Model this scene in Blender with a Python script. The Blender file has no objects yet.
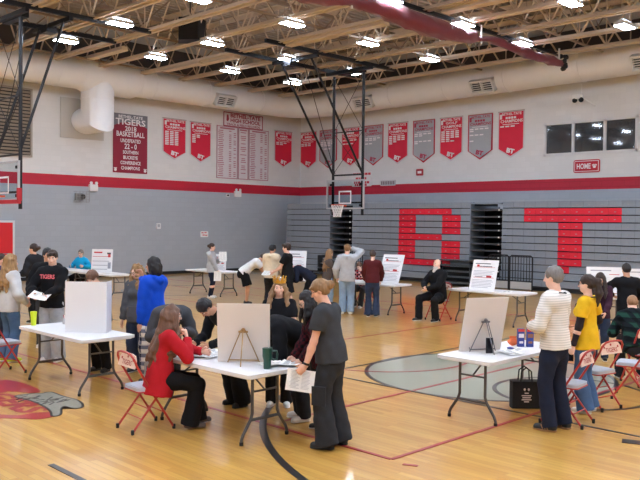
import bpy, math, random
import numpy as np
from mathutils import Vector, Matrix, Euler
random.seed(4)
C = bpy.context.scene.collection
PI = math.pi
def R(d): return d*PI/180

# ---------------------------------------------------------------- camera model (measured from the gym's own lines)
CAMH = 2.25; FPX = 785.0
YAW, PIT, ROL = -0.7779444, -0.0231537, 0.0110817
_fw = np.array([math.sin(YAW)*math.cos(PIT), math.cos(YAW)*math.cos(PIT), math.sin(PIT)])
_r0 = np.array([math.cos(YAW), -math.sin(YAW), 0.0]); _u0 = np.cross(_r0, _fw)
_rt = math.cos(ROL)*_r0 + math.sin(ROL)*_u0
_up = -math.sin(ROL)*_r0 + math.cos(ROL)*_u0
def at(x, y, z=0.0):
    """point of the horizontal plane at height z seen at a pixel (to read places off the photograph)"""
    d = _fw + _rt*(x-320)/FPX - _up*(y-240)/FPX
    t = (z-CAMH)/d[2]
    return Vector((d[0]*t, d[1]*t, z))
def at_x(x, y, X):
    d = _fw + _rt*(x-320)/FPX - _up*(y-240)/FPX
    t = X/d[0]; return Vector((X, d[1]*t, CAMH+d[2]*t))
def at_y(x, y, Y):
    d = _fw + _rt*(x-320)/FPX - _up*(y-240)/FPX
    t = Y/d[1]; return Vector((d[0]*t, Y, CAMH+d[2]*t))

# ---------------------------------------------------------------- materials
def s2l(c): return tuple(((v/255.0)/12.92 if v <= 10 else (((v/255.0)+0.055)/1.055)**2.4) for v in c)
MATS = {}
def mat(name, rgb, rough=0.6, metal=0.0, spec=0.5, noise=0.0, nscale=8.0, bump=0.0, bscale=60.0, emit=0.0, coat=0.0, sheen=0.0):
    if name in MATS: return MATS[name]
    m = bpy.data.materials.new(name); m.use_nodes = True
    nt = m.node_tree; b = nt.nodes['Principled BSDF']
    col = s2l(rgb)+(1,)
    b.inputs['Base Color'].default_value = col
    b.inputs['Roughness'].default_value = rough; b.inputs['Metallic'].default_value = metal
    b.inputs['Specular IOR Level'].default_value = spec
    b.inputs['Coat Weight'].default_value = coat
    if sheen: b.inputs['Sheen Weight'].default_value = sheen
    if emit:
        b.inputs['Emission Color'].default_value = col; b.inputs['Emission Strength'].default_value = emit
    if noise or bump:
        tc = nt.nodes.new('ShaderNodeTexCoord')
        if noise:
            n = nt.nodes.new('ShaderNodeTexNoise'); n.inputs['Scale'].default_value = nscale; n.inputs['Detail'].default_value = 4
            nt.links.new(tc.outputs['Object'], n.inputs['Vector'])
            mx = nt.nodes.new('ShaderNodeMix'); mx.data_type = 'RGBA'
            mx.inputs[6].default_value = tuple(max(0, v*(1-noise)) for v in col[:3])+(1,)
            mx.inputs[7].default_value = tuple(min(1, v*(1+noise)) for v in col[:3])+(1,)
            nt.links.new(n.outputs['Fac'], mx.inputs[0]); nt.links.new(mx.outputs[2], b.inputs['Base Color'])
        if bump:
            n2 = nt.nodes.new('ShaderNodeTexNoise'); n2.inputs['Scale'].default_value = bscale; n2.inputs['Detail'].default_value = 3
            nt.links.new(tc.outputs['Object'], n2.inputs['Vector'])
            bp = nt.nodes.new('ShaderNodeBump'); bp.inputs['Strength'].default_value = bump; bp.inputs['Distance'].default_value = 0.01
            nt.links.new(n2.outputs['Fac'], bp.inputs['Height']); nt.links.new(bp.outputs['Normal'], b.inputs['Normal'])
    MATS[name] = m; return m
def cloth(name, rgb, bump=0.25, noise=0.16): return mat(name, rgb, 0.9, spec=0.15, noise=noise, nscale=14, bump=bump, bscale=120)
def nodes_of(m): return m.node_tree, m.node_tree.nodes['Principled BSDF']
def pattern(name, fn, rough=0.85, spec=0.2):
    """material whose base colour is built by fn(nt, texcoord) -> colour socket"""
    if name in MATS: return MATS[name]
    m = bpy.data.materials.new(name); m.use_nodes = True
    nt, b = nodes_of(m); b.inputs['Roughness'].default_value = rough; b.inputs['Specular IOR Level'].default_value = spec
    tc = nt.nodes.new('ShaderNodeTexCoord'); nt.links.new(fn(nt, tc), b.inputs['Base Color'])
    MATS[name] = m; return m
def mth(nt, op, a, b=None):
    n = nt.nodes.new('ShaderNodeMath'); n.operation = op
    for i, v in enumerate((a, b)):
        if v is None: continue
        if isinstance(v, (int, float)): n.inputs[i].default_value = v
        else: nt.links.new(v, n.inputs[i])
    return n.outputs[0]
def mixc(nt, f, a, b):
    n = nt.nodes.new('ShaderNodeMix'); n.data_type = 'RGBA'
    for i, v in ((0, f), (6, a), (7, b)):
        if isinstance(v, tuple): n.inputs[i].default_value = s2l(v)+(1,)
        elif isinstance(v, (int, float)): n.inputs[i].default_value = v
        else: nt.links.new(v, n.inputs[i])
    return n.outputs[2]
def sepxyz(nt, sock):
    s = nt.nodes.new('ShaderNodeSeparateXYZ'); nt.links.new(sock, s.inputs[0]); return s.outputs
def stripes(nt, sock, freq, duty):          # 1 inside the stripe
    return mth(nt, 'LESS_THAN', mth(nt, 'FRACT', mth(nt, 'MULTIPLY', sock, freq)), duty)

# ---------------------------------------------------------------- mesh builder
class MB:
    def __init__(s): s.v = []; s.f = []; s.m = []
    def add(s, vs, fs, mi=0, M=None):
        o = len(s.v)
        s.v += [tuple(M @ Vector(p)) if M is not None else tuple(p) for p in vs]
        s.f += [tuple(i+o for i in f) for f in fs]; s.m += [mi]*len(fs)
    def box(s, c, d, mi=0, M=None, rot=None):
        x, y, z = d[0]/2, d[1]/2, d[2]/2
        vs = [Vector((a*x, b*y, e*z)) for a in (-1, 1) for b in (-1, 1) for e in (-1, 1)]
        if rot is not None: vs = [rot @ v for v in vs]
        vs = [v+Vector(c) for v in vs]
        s.add(vs, [(0,1,3,2),(4,6,7,5),(0,4,5,1),(2,3,7,6),(0,2,6,4),(1,5,7,3)], mi, M)
    def tube(s, pts, r, n=8, mi=0, M=None, closed=False, cap=True):
        pts = [Vector(p) for p in pts]; N = len(pts)
        rs = r if isinstance(r, (list, tuple)) else [r]*N
        ref = None; rings = []
        for i in range(N):
            if closed: t = pts[(i+1) % N]-pts[i-1]
            else: t = pts[min(i+1, N-1)]-pts[max(i-1, 0)]
            t.normalize()
            if ref is None:
                ref = Vector((0, 0, 1)) if abs(t.z) < 0.9 else Vector((1, 0, 0))
            u = (ref-t*ref.dot(t)).normalized(); w = t.cross(u); ref = u
            rings.append([pts[i]+(u*math.cos(2*PI*k/n)+w*math.sin(2*PI*k/n))*rs[i] for k in range(n)])
        vs = [p for rg in rings for p in rg]; fs = []
        for i in range(N if closed else N-1):
            j = (i+1) % N
            for k in range(n): fs.append((i*n+k, i*n+(k+1) % n, j*n+(k+1) % n, j*n+k))
        if cap and not closed: fs += [tuple(range(n-1, -1, -1)), tuple((N-1)*n+k for k in range(n))]
        s.add(vs, fs, mi, M)
    def lathe(s, prof, n=24, mi=0, M=None, c=(0, 0, 0)):
        vs = []; fs = []
        for (r, z) in prof:
            for k in range(n): vs.append((c[0]+r*math.cos(2*PI*k/n), c[1]+r*math.sin(2*PI*k/n), c[2]+z))
        for i in range(len(prof)-1):
            for k in range(n): fs.append((i*n+k, i*n+(k+1) % n, (i+1)*n+(k+1) % n, (i+1)*n+k))
        fs += [tuple(range(n-1, -1, -1)), tuple((len(prof)-1)*n+k for k in range(n))]
        s.add(vs, fs, mi, M)
    def prism(s, poly, z0, z1, mi=0, M=None):
        n = len(poly)
        vs = [(p[0], p[1], z0) for p in poly]+[(p[0], p[1], z1) for p in poly]
        fs = [tuple(range(n-1, -1, -1)), tuple(range(n, 2*n))]+[(i, (i+1) % n, n+(i+1) % n, n+i) for i in range(n)]
        s.add(vs, fs, mi, M)
    def sphere(s, c, r, n=12, m=8, mi=0, M=None):
        r = r if isinstance(r, (tuple, list)) else (r, r, r)
        vs = []; fs = []
        for i in range(m+1):
            a = PI*i/m
            for k in range(n): vs.append((c[0]+r[0]*math.sin(a)*math.cos(2*PI*k/n), c[1]+r[1]*math.sin(a)*math.sin(2*PI*k/n), c[2]+r[2]*math.cos(a)))
        for i in range(m):
            for k in range(n): fs.append((i*n+k, (i+1)*n+k, (i+1)*n+(k+1) % n, i*n+(k+1) % n))
        s.add(vs, fs, mi, M)
    def rbox(s, c, d, r=0.01, mi=0, M=None):      # box with rounded vertical edges
        x, y = d[0]/2, d[1]/2; poly = []
        for cx, cy, a0 in ((x-r, y-r, 0), (-x+r, y-r, 90), (-x+r, -y+r, 180), (x-r, -y+r, 270)):
            for k in range(5):
                a = R(a0+k*22.5); poly.append((c[0]+cx+r*math.cos(a), c[1]+cy+r*math.sin(a)))
        s.prism(poly, c[2]-d[2]/2, c[2]+d[2]/2, mi, M)
    def mesh(s, me, mi=0, M=None):
        s.add([v.co for v in me.vertices], [tuple(p.vertices) for p in me.polygons], mi, M)
    def build(s, name, mats, parent=None, smooth=False, loc=None, rot=None):
        me = bpy.data.meshes.new(name); me.from_pydata(s.v, [], s.f)
        ms = mats if isinstance(mats, (list, tuple)) else [mats]
        for m in ms: me.materials.append(m)
        if len(ms) > 1: me.polygons.foreach_set('material_index', s.m)
        me.update()
        if smooth:
            me.polygons.foreach_set('use_smooth', [True]*len(me.polygons))
            try: me.set_sharp_from_angle(angle=R(40))
            except Exception: pass
        return link(name, me, parent, loc, rot)
def link(name, me, parent=None, loc=None, rot=None):
    o = bpy.data.objects.new(name, me); C.objects.link(o)
    if parent is not None: o.parent = parent
    if loc is not None: o.location = loc
    if rot is not None: o.rotation_euler = rot
    return o
def tag(o, label=None, cat=None, group=None, kind=None):
    for k, v in (('label', label), ('category', cat), ('group', group), ('kind', kind)):
        if v: o[k] = v
    return o
def thing(name, label, cat, loc=(0, 0, 0), rz=0.0, group=None):
    o = bpy.data.objects.new(name, None); C.objects.link(o); o.empty_display_size = 0.1
    o.location = loc; o.rotation_euler = (0, 0, rz)
    return tag(o, label, cat, group)
def dup(root, loc=None, rz=None, label=None, group=None):
    r = root.copy(); C.objects.link(r)
    if loc is not None: r.location = loc
    if rz is not None: r.rotation_euler = (0, 0, rz)
    if label: r['label'] = label
    if group: r['group'] = group
    for ch in list(root.children):
        c = ch.copy(); C.objects.link(c); c.parent = r
        for g in list(ch.children):
            d = g.copy(); C.objects.link(d); d.parent = c
    return r
_tc = {}
def text_mesh(t, bold=0.0):
    """lettering as mesh, 1 unit high capitals, centred, in the XY plane"""
    k = (t, bold)
    if k in _tc: return _tc[k]
    cu = bpy.data.curves.new('t', 'FONT'); cu.body = t; cu.align_x = 'CENTER'; cu.size = 1.45
    cu.extrude = 0.01; cu.offset = bold; cu.resolution_u = 2
    o = bpy.data.objects.new('t', cu); C.objects.link(o)
    dg = bpy.context.evaluated_depsgraph_get(); dg.update()
    me = bpy.data.meshes.new_from_object(o.evaluated_get(dg))
    bpy.data.objects.remove(o); bpy.data.curves.remove(cu)
    _tc[k] = me; return me
def text_to(mb, t, x, y, h, w=None, bold=0.02, mi=0, M=None, th=0.3):
    me = text_mesh(t, bold)
    xs = [v.co.x for v in me.vertices]; ww = (max(xs)-min(xs)) or 1
    sx = (w/ww) if w else h
    cx = (max(xs)+min(xs))/2
    T = Matrix.Translation((x-cx*sx, y, 0)) @ Matrix.Diagonal((sx, h, th*0.1, 1))
    mb.mesh(me, mi, (M @ T) if M is not None else T)

# frames for things hung on the two visible walls: local x right, y up, z out of the wall
WL, WR = -27.5, 26.5
def M_left(Y, Z, off=0.0):   # wall X = WL, seen from +X : right is +Y
    return Matrix(((0, 0, 1, WL+off), (1, 0, 0, Y), (0, 1, 0, Z), (0, 0, 0, 1)))
def M_right(X, Z, off=0.0):  # wall Y = WR, seen from -Y : right is +X
    return Matrix(((1, 0, 0, X), (0, 0, -1, WR-off), (0, 1, 0, Z), (0, 0, 0, 1)))
# ================================================================= SETTING
X1, Y0 = 12.5, -7.5            # the unseen far sides of the hall (closes the room behind the camera)
DECK, CHORD = 9.75, 7.92
GREY, CREAM, RED = (166, 173, 182), (218, 217, 216), (186, 26, 52)

# ---- floor: varnished maple strips running along the hall, painted marks
def floor_mat():
    m = bpy.data.materials.new('maple_floor'); m.use_nodes = True; nt, b = nodes_of(m)
    tc = nt.nodes.new('ShaderNodeTexCoord')
    br = nt.nodes.new('ShaderNodeTexBrick'); br.inputs['Scale'].default_value = 1.0
    br.inputs['Brick Width'].default_value = 1.1; br.inputs['Row Height'].default_value = 0.075
    br.inputs['Mortar Size'].default_value = 0.0012; br.offset = 0.37
    br.inputs['Color1'].default_value = s2l((203, 150, 68))+(1,); br.inputs['Color2'].default_value = s2l((221, 174, 91))+(1,)
    br.inputs['Mortar'].default_value = s2l((150, 106, 62))+(1,)
    nt.links.new(tc.outputs['Object'], br.inputs['Vector'])
    mp = nt.nodes.new('ShaderNodeMapping'); mp.inputs['Scale'].default_value = (0.7, 9, 1); nt.links.new(tc.outputs['Object'], mp.inputs['Vector'])
    n = nt.nodes.new('ShaderNodeTexNoise'); n.inputs['Scale'].default_value = 1.6; n.inputs['Detail'].default_value = 6
    nt.links.new(mp.outputs[0], n.inputs['Vector'])
    mx = nt.nodes.new('ShaderNodeMix'); mx.data_type = 'RGBA'; mx.blend_type = 'MULTIPLY'; mx.inputs[0].default_value = 0.55
    rp = nt.nodes.new('ShaderNodeValToRGB'); rp.color_ramp.elements[0].color = (0.72, 0.66, 0.56, 1); rp.color_ramp.elements[0].position = 0.3
    rp.color_ramp.elements[1].color = (1, 1, 1, 1); rp.color_ramp.elements[1].position = 0.65
    nt.links.new(n.outputs['Fac'], rp.inputs[0]); nt.links.new(br.outputs['Color'], mx.inputs[6]); nt.links.new(rp.outputs[0], mx.inputs[7])
    nt.links.new(mx.outputs[2], b.inputs['Base Color'])
    b.inputs['Roughness'].default_value = 0.3; b.inputs['Specular IOR Level'].default_value = 0.5
    b.inputs['Coat Weight'].default_value = 0.8; b.inputs['Coat Roughness'].default_value = 0.08
    n2 = nt.nodes.new('ShaderNodeTexNoise'); n2.inputs['Scale'].default_value = 2.2; n2.inputs['Detail'].default_value = 3
    nt.links.new(tc.outputs['Object'], n2.inputs['Vector'])
    bp = nt.nodes.new('ShaderNodeBump'); bp.inputs['Strength'].default_value = 0.10; bp.inputs['Distance'].default_value = 0.02
    nt.links.new(n2.outputs['Fac'], bp.inputs['Height']); nt.links.new(bp.outputs['Normal'], b.inputs['Normal']); nt.links.new(bp.outputs['Normal'], b.inputs['Coat Normal'])
    return m
def paint(name, rgb):
    return mat(name, rgb, 0.3, coat=0.5)
FLOOR = floor_mat()
mb = MB(); mb.box(((WL+X1)/2, (Y0+WR)/2, -0.05), (X1-WL, WR-Y0, 0.1)); fl_o = mb.build('floor', FLOOR); tag(fl_o, kind='structure')
P_BLACK, P_RED, P_GREY = paint('court_black', (40, 38, 40)), paint('court_red', (168, 38, 46)), paint('court_grey', (150, 154, 134))
def ring(mb, c, r0, r1, a0=0, a1=360, z=0.002, th=0.002, n=96):
    pts = []
    k = max(8, int(n*(a1-a0)/360))
    for i in range(k):
        t0, t1 = R(a0+(a1-a0)*i/k), R(a0+(a1-a0)*(i+1)/k)
        mb.prism([(c[0]+r0*math.cos(t0), c[1]+r0*math.sin(t0)), (c[0]+r1*math.cos(t0), c[1]+r1*math.sin(t0)),
                  (c[0]+r1*math.cos(t1), c[1]+r1*math.sin(t1)), (c[0]+r0*math.cos(t1), c[1]+r0*math.sin(t1))], z-th, z)
def line(mb, x0, y0, x1, y1, w=0.05, z=0.004):
    d = Vector((x1-x0, y1-y0)).normalized(); n = Vector((-d.y, d.x))*w/2
    mb.prism([(x0+n.x, y0+n.y), (x0-n.x, y0-n.y), (x1-n.x, y1-n.y), (x1+n.x, y1+n.y)], z-0.003, z)
CC = (-6.42, 10.12)
g = MB(); g.prism([(CC[0]+1.8*math.cos(2*PI*i/96), CC[1]+1.8*math.sin(2*PI*i/96)) for i in range(96)], 0.0004, 0.0016)
g.build('centre_circle_paint', P_GREY, fl_o)
g = MB(); ring(g, CC, 1.78, 1.84, z=0.0036)
line(g, -27, 8.32, 12, 8.32, 0.05, 0.0052); line(g, -8.15, 8.2, -8.15, 26, 0.05, 0.0046)
ring(g, (-4.95, 9.85), 0.97, 1.03, z=0.0046); line(g, -3.45, 8.02, -3.2, 8.12, 0.16, 0.006)
ring(g, (-3.27, 9.28), 4.76, 4.84, 208, 300, z=0.0062, n=200); line(g, -6.1, 3.36, -6.75, 3.37, .06, .005)
line(g, -27, 22.0, 12, 22.0, 0.05, 0.0044); line(g, -24.5, 9.3, -15.5, 9.3, 0.05, 0.0042)
ring(g, (-20.9, 14.8), 1.78, 1.83, z=0.0042)
g.build('black_court_lines', P_BLACK, fl_o)
g = MB(); line(g, -24, 5.77, -4.7, 5.77, 0.05, 0.0056); line(g, -4.7, 5.77, -4.55, 20.0, 0.05, 0.0056)
line(g, -10.2, 6, -10.2, 22, 0.05, 0.0040); line(g, -6.45, 6, -6.45, 22, 0.05, 0.0050); line(g, -26, 17.23, 4, 17.23, 0.09, 0.0040)
line(g, -4.53, 5.73, -4.40, 5.79, .05, .005); ring(g, (-8.6, 10.2), 1.5, 1.55, -70, 60, z=0.0042)
line(g, -25, 13.0, -13, 13.0, 0.05, 0.0038); line(g, -24, 15.6, -11, 15.6, 0.05, 0.0038)
g.build('red_court_lines', P_RED, fl_o)
# painted emblem on the boards: slanted red letters with a grey, black-streaked animal shape across them
g = MB()
def flat(g, px, z, grow=0.0):
    ps = [at(*p) for p in px]; c = sum(ps, Vector())/len(ps); n = len(ps); out = []
    for i in range(n):                                   # smooth the outline, optionally push it outwards
        p0, p1, p2, p3 = ps[i-1], ps[i], ps[(i+1) % n], ps[(i+2) % n]
        for t in (0, .33, .66):
            q = .5*((2*p1)+(p2-p0)*t+(2*p0-5*p1+4*p2-p3)*t*t+(3*p1-p0-3*p2+p3)*t**3); out.append(q)
    m = len(out); res = []
    area = sum(out[i].x*out[(i+1) % m].y-out[(i+1) % m].x*out[i].y for i in range(m)); sg = 1 if area > 0 else -1
    for i in range(m):
        d = (out[(i+1) % m]-out[i-1]).normalized(); res.append((out[i].x+d.y*grow*sg, out[i].y-d.x*grow*sg))
    if sg < 0: res.reverse()
    g.prism(res, z-.002, z)
flat(g, [(-14, 384), (4, 380), (24, 383.5), (41, 391), (30, 393), (8, 391.5), (-14, 393)], .0040)
flat(g, [(-14, 414), (18, 415.5), (34, 413), (57, 412.5), (52, 417), (36, 419.5), (16, 418.5), (-14, 418)], .0040)
SH = Matrix(((1, 0.25, 0, 0), (0, 1, 0, 0), (0, 0, 1, 0), (0, 0, 0, 1)))
text_to(g, 'TIGERS', 0, 0, 0.34, 1.75, 0.06, 0, Matrix.Translation((-9.62, 4.02, 0.0045)) @ SH, th=0.02)
g.build('floor_lettering', P_RED, fl_o)
body = [(16, 396.5), (30, 394), (42, 394), (50, 392.5), (60, 396), (69, 398.5), (75, 400), (81, 404), (80, 408), (71, 408), (65, 406.2), (60, 409), (60, 413), (58, 415.5), (53, 416), (52, 412), (47, 407.5), (37, 402.5), (27, 399.5)]
g = MB(); flat(g, body, .0052, .03); g.build('emblem_outline', P_BLACK, fl_o)
g = MB(); flat(g, body, .0062); g.build('floor_emblem', mat('emblem_grey', (138, 140, 128), 0.32, noise=.25, nscale=30, coat=.4), fl_o)
g = MB(); r3 = random.Random(5)
for i in range(20):
    x = 22+i*2.3; y = 396+ (x-20)*.13+r3.uniform(-2, 4); p = at(x, min(y, 406)); a_ = r3.uniform(1.2, 2.4); L = r3.uniform(.05, .12)
    line(g, p.x-L*math.cos(a_), p.y-L*math.sin(a_), p.x+L*math.cos(a_), p.y+L*math.sin(a_), .022, .0074)
g.build('emblem_streaks', P_BLACK, fl_o)

# ---- walls : painted block, grey below a red band, off-white above
def block_mat(name, rgb, vertical_axis_swap, bump=0.35, mort=.88):
    m = bpy.data.materials.new(name); m.use_nodes = True; nt, b = nodes_of(m)
    tc = nt.nodes.new('ShaderNodeTexCoord'); xyz = sepxyz(nt, tc.outputs['Object'])
    cb = nt.nodes.new('ShaderNodeCombineXYZ'); nt.links.new(mth(nt, 'ADD', xyz[0], xyz[1]), cb.inputs[0]); nt.links.new(xyz[2], cb.inputs[1])
    br = nt.nodes.new('ShaderNodeTexBrick'); br.inputs['Scale'].default_value = 1; br.inputs['Brick Width'].default_value = 0.4; br.inputs['Row Height'].default_value = 0.2
    br.inputs['Mortar Size'].default_value = 0.008
    c = s2l(rgb)
    br.inputs['Color1'].default_value = tuple(v*1.02 for v in c)+(1,); br.inputs['Color2'].default_value = tuple(v*0.97 for v in c)+(1,); br.inputs['Mortar'].default_value = tuple(v*mort for v in c)+(1,)
    nt.links.new(cb.outputs[0], br.inputs['Vector']); nt.links.new(br.outputs['Color'], b.inputs['Base Color'])
    n = nt.nodes.new('ShaderNodeTexNoise'); n.inputs['Scale'].default_value = 18; nt.links.new(tc.outputs['Object'], n.inputs['Vector'])
    h = mth(nt, 'ADD', mth(nt, 'MULTIPLY', br.outputs['Fac'], -1.0), mth(nt, 'MULTIPLY', n.outputs['Fac'], 0.4))
    bp = nt.nodes.new('ShaderNodeBump'); bp.inputs['Strength'].default_value = bump; bp.inputs['Distance'].default_value = 0.01
    nt.links.new(h, bp.inputs['Height']); nt.links.new(bp.outputs['Normal'], b.inputs['Normal'])
    b.inputs['Roughness'].default_value = 0.55
    return m
W_GREY, W_RED, W_CREAM = block_mat('wall_grey', GREY, 0, .2, .94), block_mat('wall_red', RED, 0, .8), block_mat('wall_cream', CREAM, 0, .06, .965)
def wall(name, p0, p1, nrm):
    mb = MB(); d = Vector(nrm)*0.3
    for i, (a, b) in enumerate(((0, 3.5), (3.5, 3.91), (3.91, DECK+.3))):
        q = [Vector((p0[0], p0[1], a)), Vector((p1[0], p1[1], a)), Vector((p1[0], p1[1], b)), Vector((p0[0], p0[1], b))]
        mb.add(q+[v-d for v in q], [(0,1,2,3),(7,6,5,4),(0,4,5,1),(2,6,7,3),(1,5,6,2),(0,3,7,4)], i)
    return tag(mb.build(name, [W_GREY, W_RED, W_CREAM]), kind='structure')
wall('wall_left', (WL, Y0), (WL, WR), (1, 0, 0))
wall('wall_back', (X1, Y0), (WL, Y0), (0, 1, 0)); wall('wall_right', (X1, WR), (X1, Y0), (-1, 0, 0))
# wall behind the bleachers, with the opening of the press box window
WX0, WX1, WZ0, WZ1 = -14.5, -11.1, 4.8, 5.93
mb = MB()
def slab(x0, x1, z0, z1, mi): mb.box(((x0+x1)/2, WR+.15, (z0+z1)/2), (x1-x0, .3, z1-z0), mi)
slab(WL, X1, 0, 3.5, 0); slab(WL, X1, 3.5, 3.91, 1); slab(WL, X1, 3.91, WZ0, 2); slab(WL, X1, WZ1, DECK+.3, 2); slab(WL, WX0, WZ0, WZ1, 2); slab(WX1, X1, WZ0, WZ1, 2)
tag(mb.build('wall_front', [W_GREY, W_RED, W_CREAM]), kind='structure')
# press box room behind the window
mb = MB(); mb.box((-12.8, WR+2.4, 5.3), (4.6, .1, 2.2)); mb.box((-15.1, WR+1.35, 5.3), (.1, 2.1, 2.2)); mb.box((-10.5, WR+1.35, 5.3), (.1, 2.1, 2.2)); mb.box((-12.8, WR+1.35, 4.2), (4.6, 2.1, .1)); mb.box((-12.8, WR+1.35, 6.4), (4.6, 2.1, .1))
tag(mb.build('wall_press_box', mat('dark_room', (70, 72, 78), .9)), kind='structure')
wf = MB(); wht = mat('white_frame', (215, 215, 216), .5)
for x in (WX0, WX0+1.1, WX0+2.28, WX1): wf.box((x, WR+.02, (WZ0+WZ1)/2), (.09, .1, WZ1-WZ0+.1))
for z in (WZ0, WZ1): wf.box(((WX0+WX1)/2, WR+.02, z), (WX1-WX0+.1, .1, .09))
win = tag(wf.build('window_1', wht), kind='structure')
glass = mat('window_glass', (120, 128, 138), .04, spec=.9)
nt, b = nodes_of(glass); b.inputs['Transmission Weight'].default_value = .75; b.inputs['Base Color'].default_value = (.2, .22, .25, 1)
gm = MB(); gm.box(((WX0+WX1)/2, WR+.05, (WZ0+WZ1)/2), (WX1-WX0, .012, WZ1-WZ0)); gm.build('pane', glass, win)

# ---- roof: ribbed steel deck on open web trusses
deck_m = mat('roof_deck', (172, 160, 148), .6, noise=.06, nscale=2)
mb = MB(); x = WL; prof = []
while x < X1:
    prof += [(x, DECK), (x+.10, DECK), (x+.13, DECK+.09), (x+.24, DECK+.09)]; x += .27
vs = [(p[0], Y0, p[1]) for p in prof]+[(p[0], WR, p[1]) for p in prof]; n = len(prof)
mb.add(vs, [(i, n+i, n+i+1, i+1) for i in range(n-1)])
mb.box(((WL+X1)/2, (Y0+WR)/2, DECK+.25), (X1-WL, WR-Y0, .1))
tag(mb.build('ceiling', deck_m), kind='structure')
steel = mat('tan_steel', (216, 200, 182), .55, noise=.06, nscale=3); steel_d = mat('brown_steel', (160, 142, 126), .6)
def truss_parts():
    c = MB(); L = X1-WL-.3
    for dy in (-.06, .06): c.box((0, dy, CHORD-.055), (L, .012, .11)); c.box((0, dy+(.04 if dy > 0 else -.04), CHORD-.105), (L, .09, .012))
    t = MB()
    for dy in (-.06, .06): t.box((0, dy, DECK-.09), (L, .012, .12)); t.box((0, dy+(.04 if dy > 0 else -.04), DECK-.03), (L, .09, .012))
    w = MB(); n = int(L/2.3); s = L/n
    for i in range(n):
        x0 = -L/2+i*s
        w.tube([(x0, 0, CHORD-.05), (x0+s/2, 0, DECK-.08)], .032, 4); w.tube([(x0+s/2, 0, DECK-.08), (x0+s, 0, CHORD-.05)], .032, 4)
        if i % 2: w.tube([(x0, 0, CHORD-.05), (x0, 0, DECK-.08)], .022, 4)
    return c, t, w
tc_, tt_, tw_ = truss_parts()
r0 = bpy.data.objects.new('roof_truss', None); C.objects.link(r0); r0['kind'] = 'structure'
tc_.build('bottom_chord', steel, r0); tt_.build('top_chord', steel, r0); tw_.build('web', steel, r0)
ys = [11.3+1.79*k for k in range(-9, 9)]
for i, y in enumerate(ys):
    o = r0 if i == 0 else dup(r0)
    o.location = ((WL+X1)/2, y, 0)
mb = MB()
bx = WL+1.7; k = 0
while bx < X1:
    mb.box((bx, (Y0+WR)/2, CHORD+.06), (.06, WR-Y0-.4, .06)) if k % 2 == 0 else mb.box((bx, (Y0+WR)/2, DECK-.5), (.09, WR-Y0-.4, .12))
    if k % 2 == 0:
        for i in range(len(ys)-1):
            mb.tube([(bx, ys[i], CHORD), (bx, ys[i+1], DECK-.15)], .022, 4); mb.tube([(bx, ys[i+1], CHORD), (bx, ys[i], DECK-.15)], .022, 4)
    bx += 2.35; k += 1
tag(mb.build('roof_bridging', steel_d), kind='structure')
mb = MB(); mb.box((WL+.02, 9.5, .06), (.03, 33.9, .12)); tag(mb.build('baseboard_left', mat('black_rubber', (26, 26, 28), .6)), kind='structure')
mb = MB()
mb.box(((WL+X1)/2, WR-.08, 8.75), (X1-WL-.4, .1, .9))
tag(mb.build('trim_1', mat('upper_wall_panel', (84, 78, 76), .7)), kind='structure')
mb = MB(); mb.box((WL+.06, 9.5, 8.85), (.1, 33.6, .9)); tag(mb.build('trim_2', MATS['upper_wall_panel']), kind='structure')
# red door left
mb = MB(); mb.box((WL+.03, 11.72, 1.05), (.05, 1.06, 2.1)); d1 = tag(mb.build('door_1', mat('door_red', (214, 28, 40), .45)), kind='structure')
mb = MB(); mb.tube([(WL+.06, 12.1, 1.0), (WL+.13, 12.1, 1.0), (WL+.13, 11.5, 1.0), (WL+.06, 11.5, 1.0)], .015); mb.build('push_bar', mat('steel_grey', (150, 150, 155), .3, .9), d1)
mb = MB()
for y in (11.16, 12.28): mb.box((WL+.04, y, 1.07), (.07, .07, 2.14))
mb.box((WL+.04, 11.72, 2.14), (.07, 1.19, .07)); mb.build('door_frame', wht, d1)

# ---- lights
em_m = mat('led_lens', (224, 237, 255), .5, emit=1.0)
LED = em_m.node_tree.nodes['Principled BSDF']; LED.inputs['Emission Strength'].default_value = 62.0
LX = [-22.6, -19.5, -15.93, -12.46, -9.32]+[-6.1+3.2*k for k in range(6)]
LY = [21.3, 18.16, 14.98, 11.74, 8.1, 5.3, 2.1, -1.1, -4.3]
L0 = thing('high_bay_light', 'x', 'ceiling light')
mb = MB(); mb.rbox((0, 0, .05), (.34, .72, .09), .03); mb.box((0, 0, .13), (.14, .5, .08)); mb.build('housing', mat('lamp_housing', (205, 205, 205), .4), L0)
mb = MB(); mb.box((0, 0, -.004), (.30, .68, .016)); mb.build('lens', em_m, L0)
em_u = mat('added_uplight_glow', (224, 237, 255), .5, emit=20.0)  # glowing strips added on top of the housings to brighten deck and duct
mb = MB(); mb.box((-.12, 0, .101), (.06, .6, .012)); mb.build('added_uplight', em_u, L0); mb = MB(); mb.box((.12, 0, .101), (.06, .6, .012)); mb.build('added_uplight', em_u, L0)
for yy in (-.32, .32): mb = MB(); mb.tube([(0, yy, .1), (0, yy*.5, 1.6)], .006, 5); mb.build('hanger', steel_d, L0)
first = True
ordn = ['first', 'second', 'third', 'fourth', 'fifth', 'sixth', 'seventh', 'eighth', 'ninth', 'tenth', 'eleventh']
for j, y in enumerate(LY):
    for i, x in enumerate(LX):
        o = L0 if first else dup(L0); first = False
        o.location = (x, y, 7.70)
        o['label'] = 'lit LED fixture, %s from the banner wall, %s row from the bleacher wall' % (ordn[i], ordn[j]); o['group'] = 'LED lights under the roof trusses'
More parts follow.
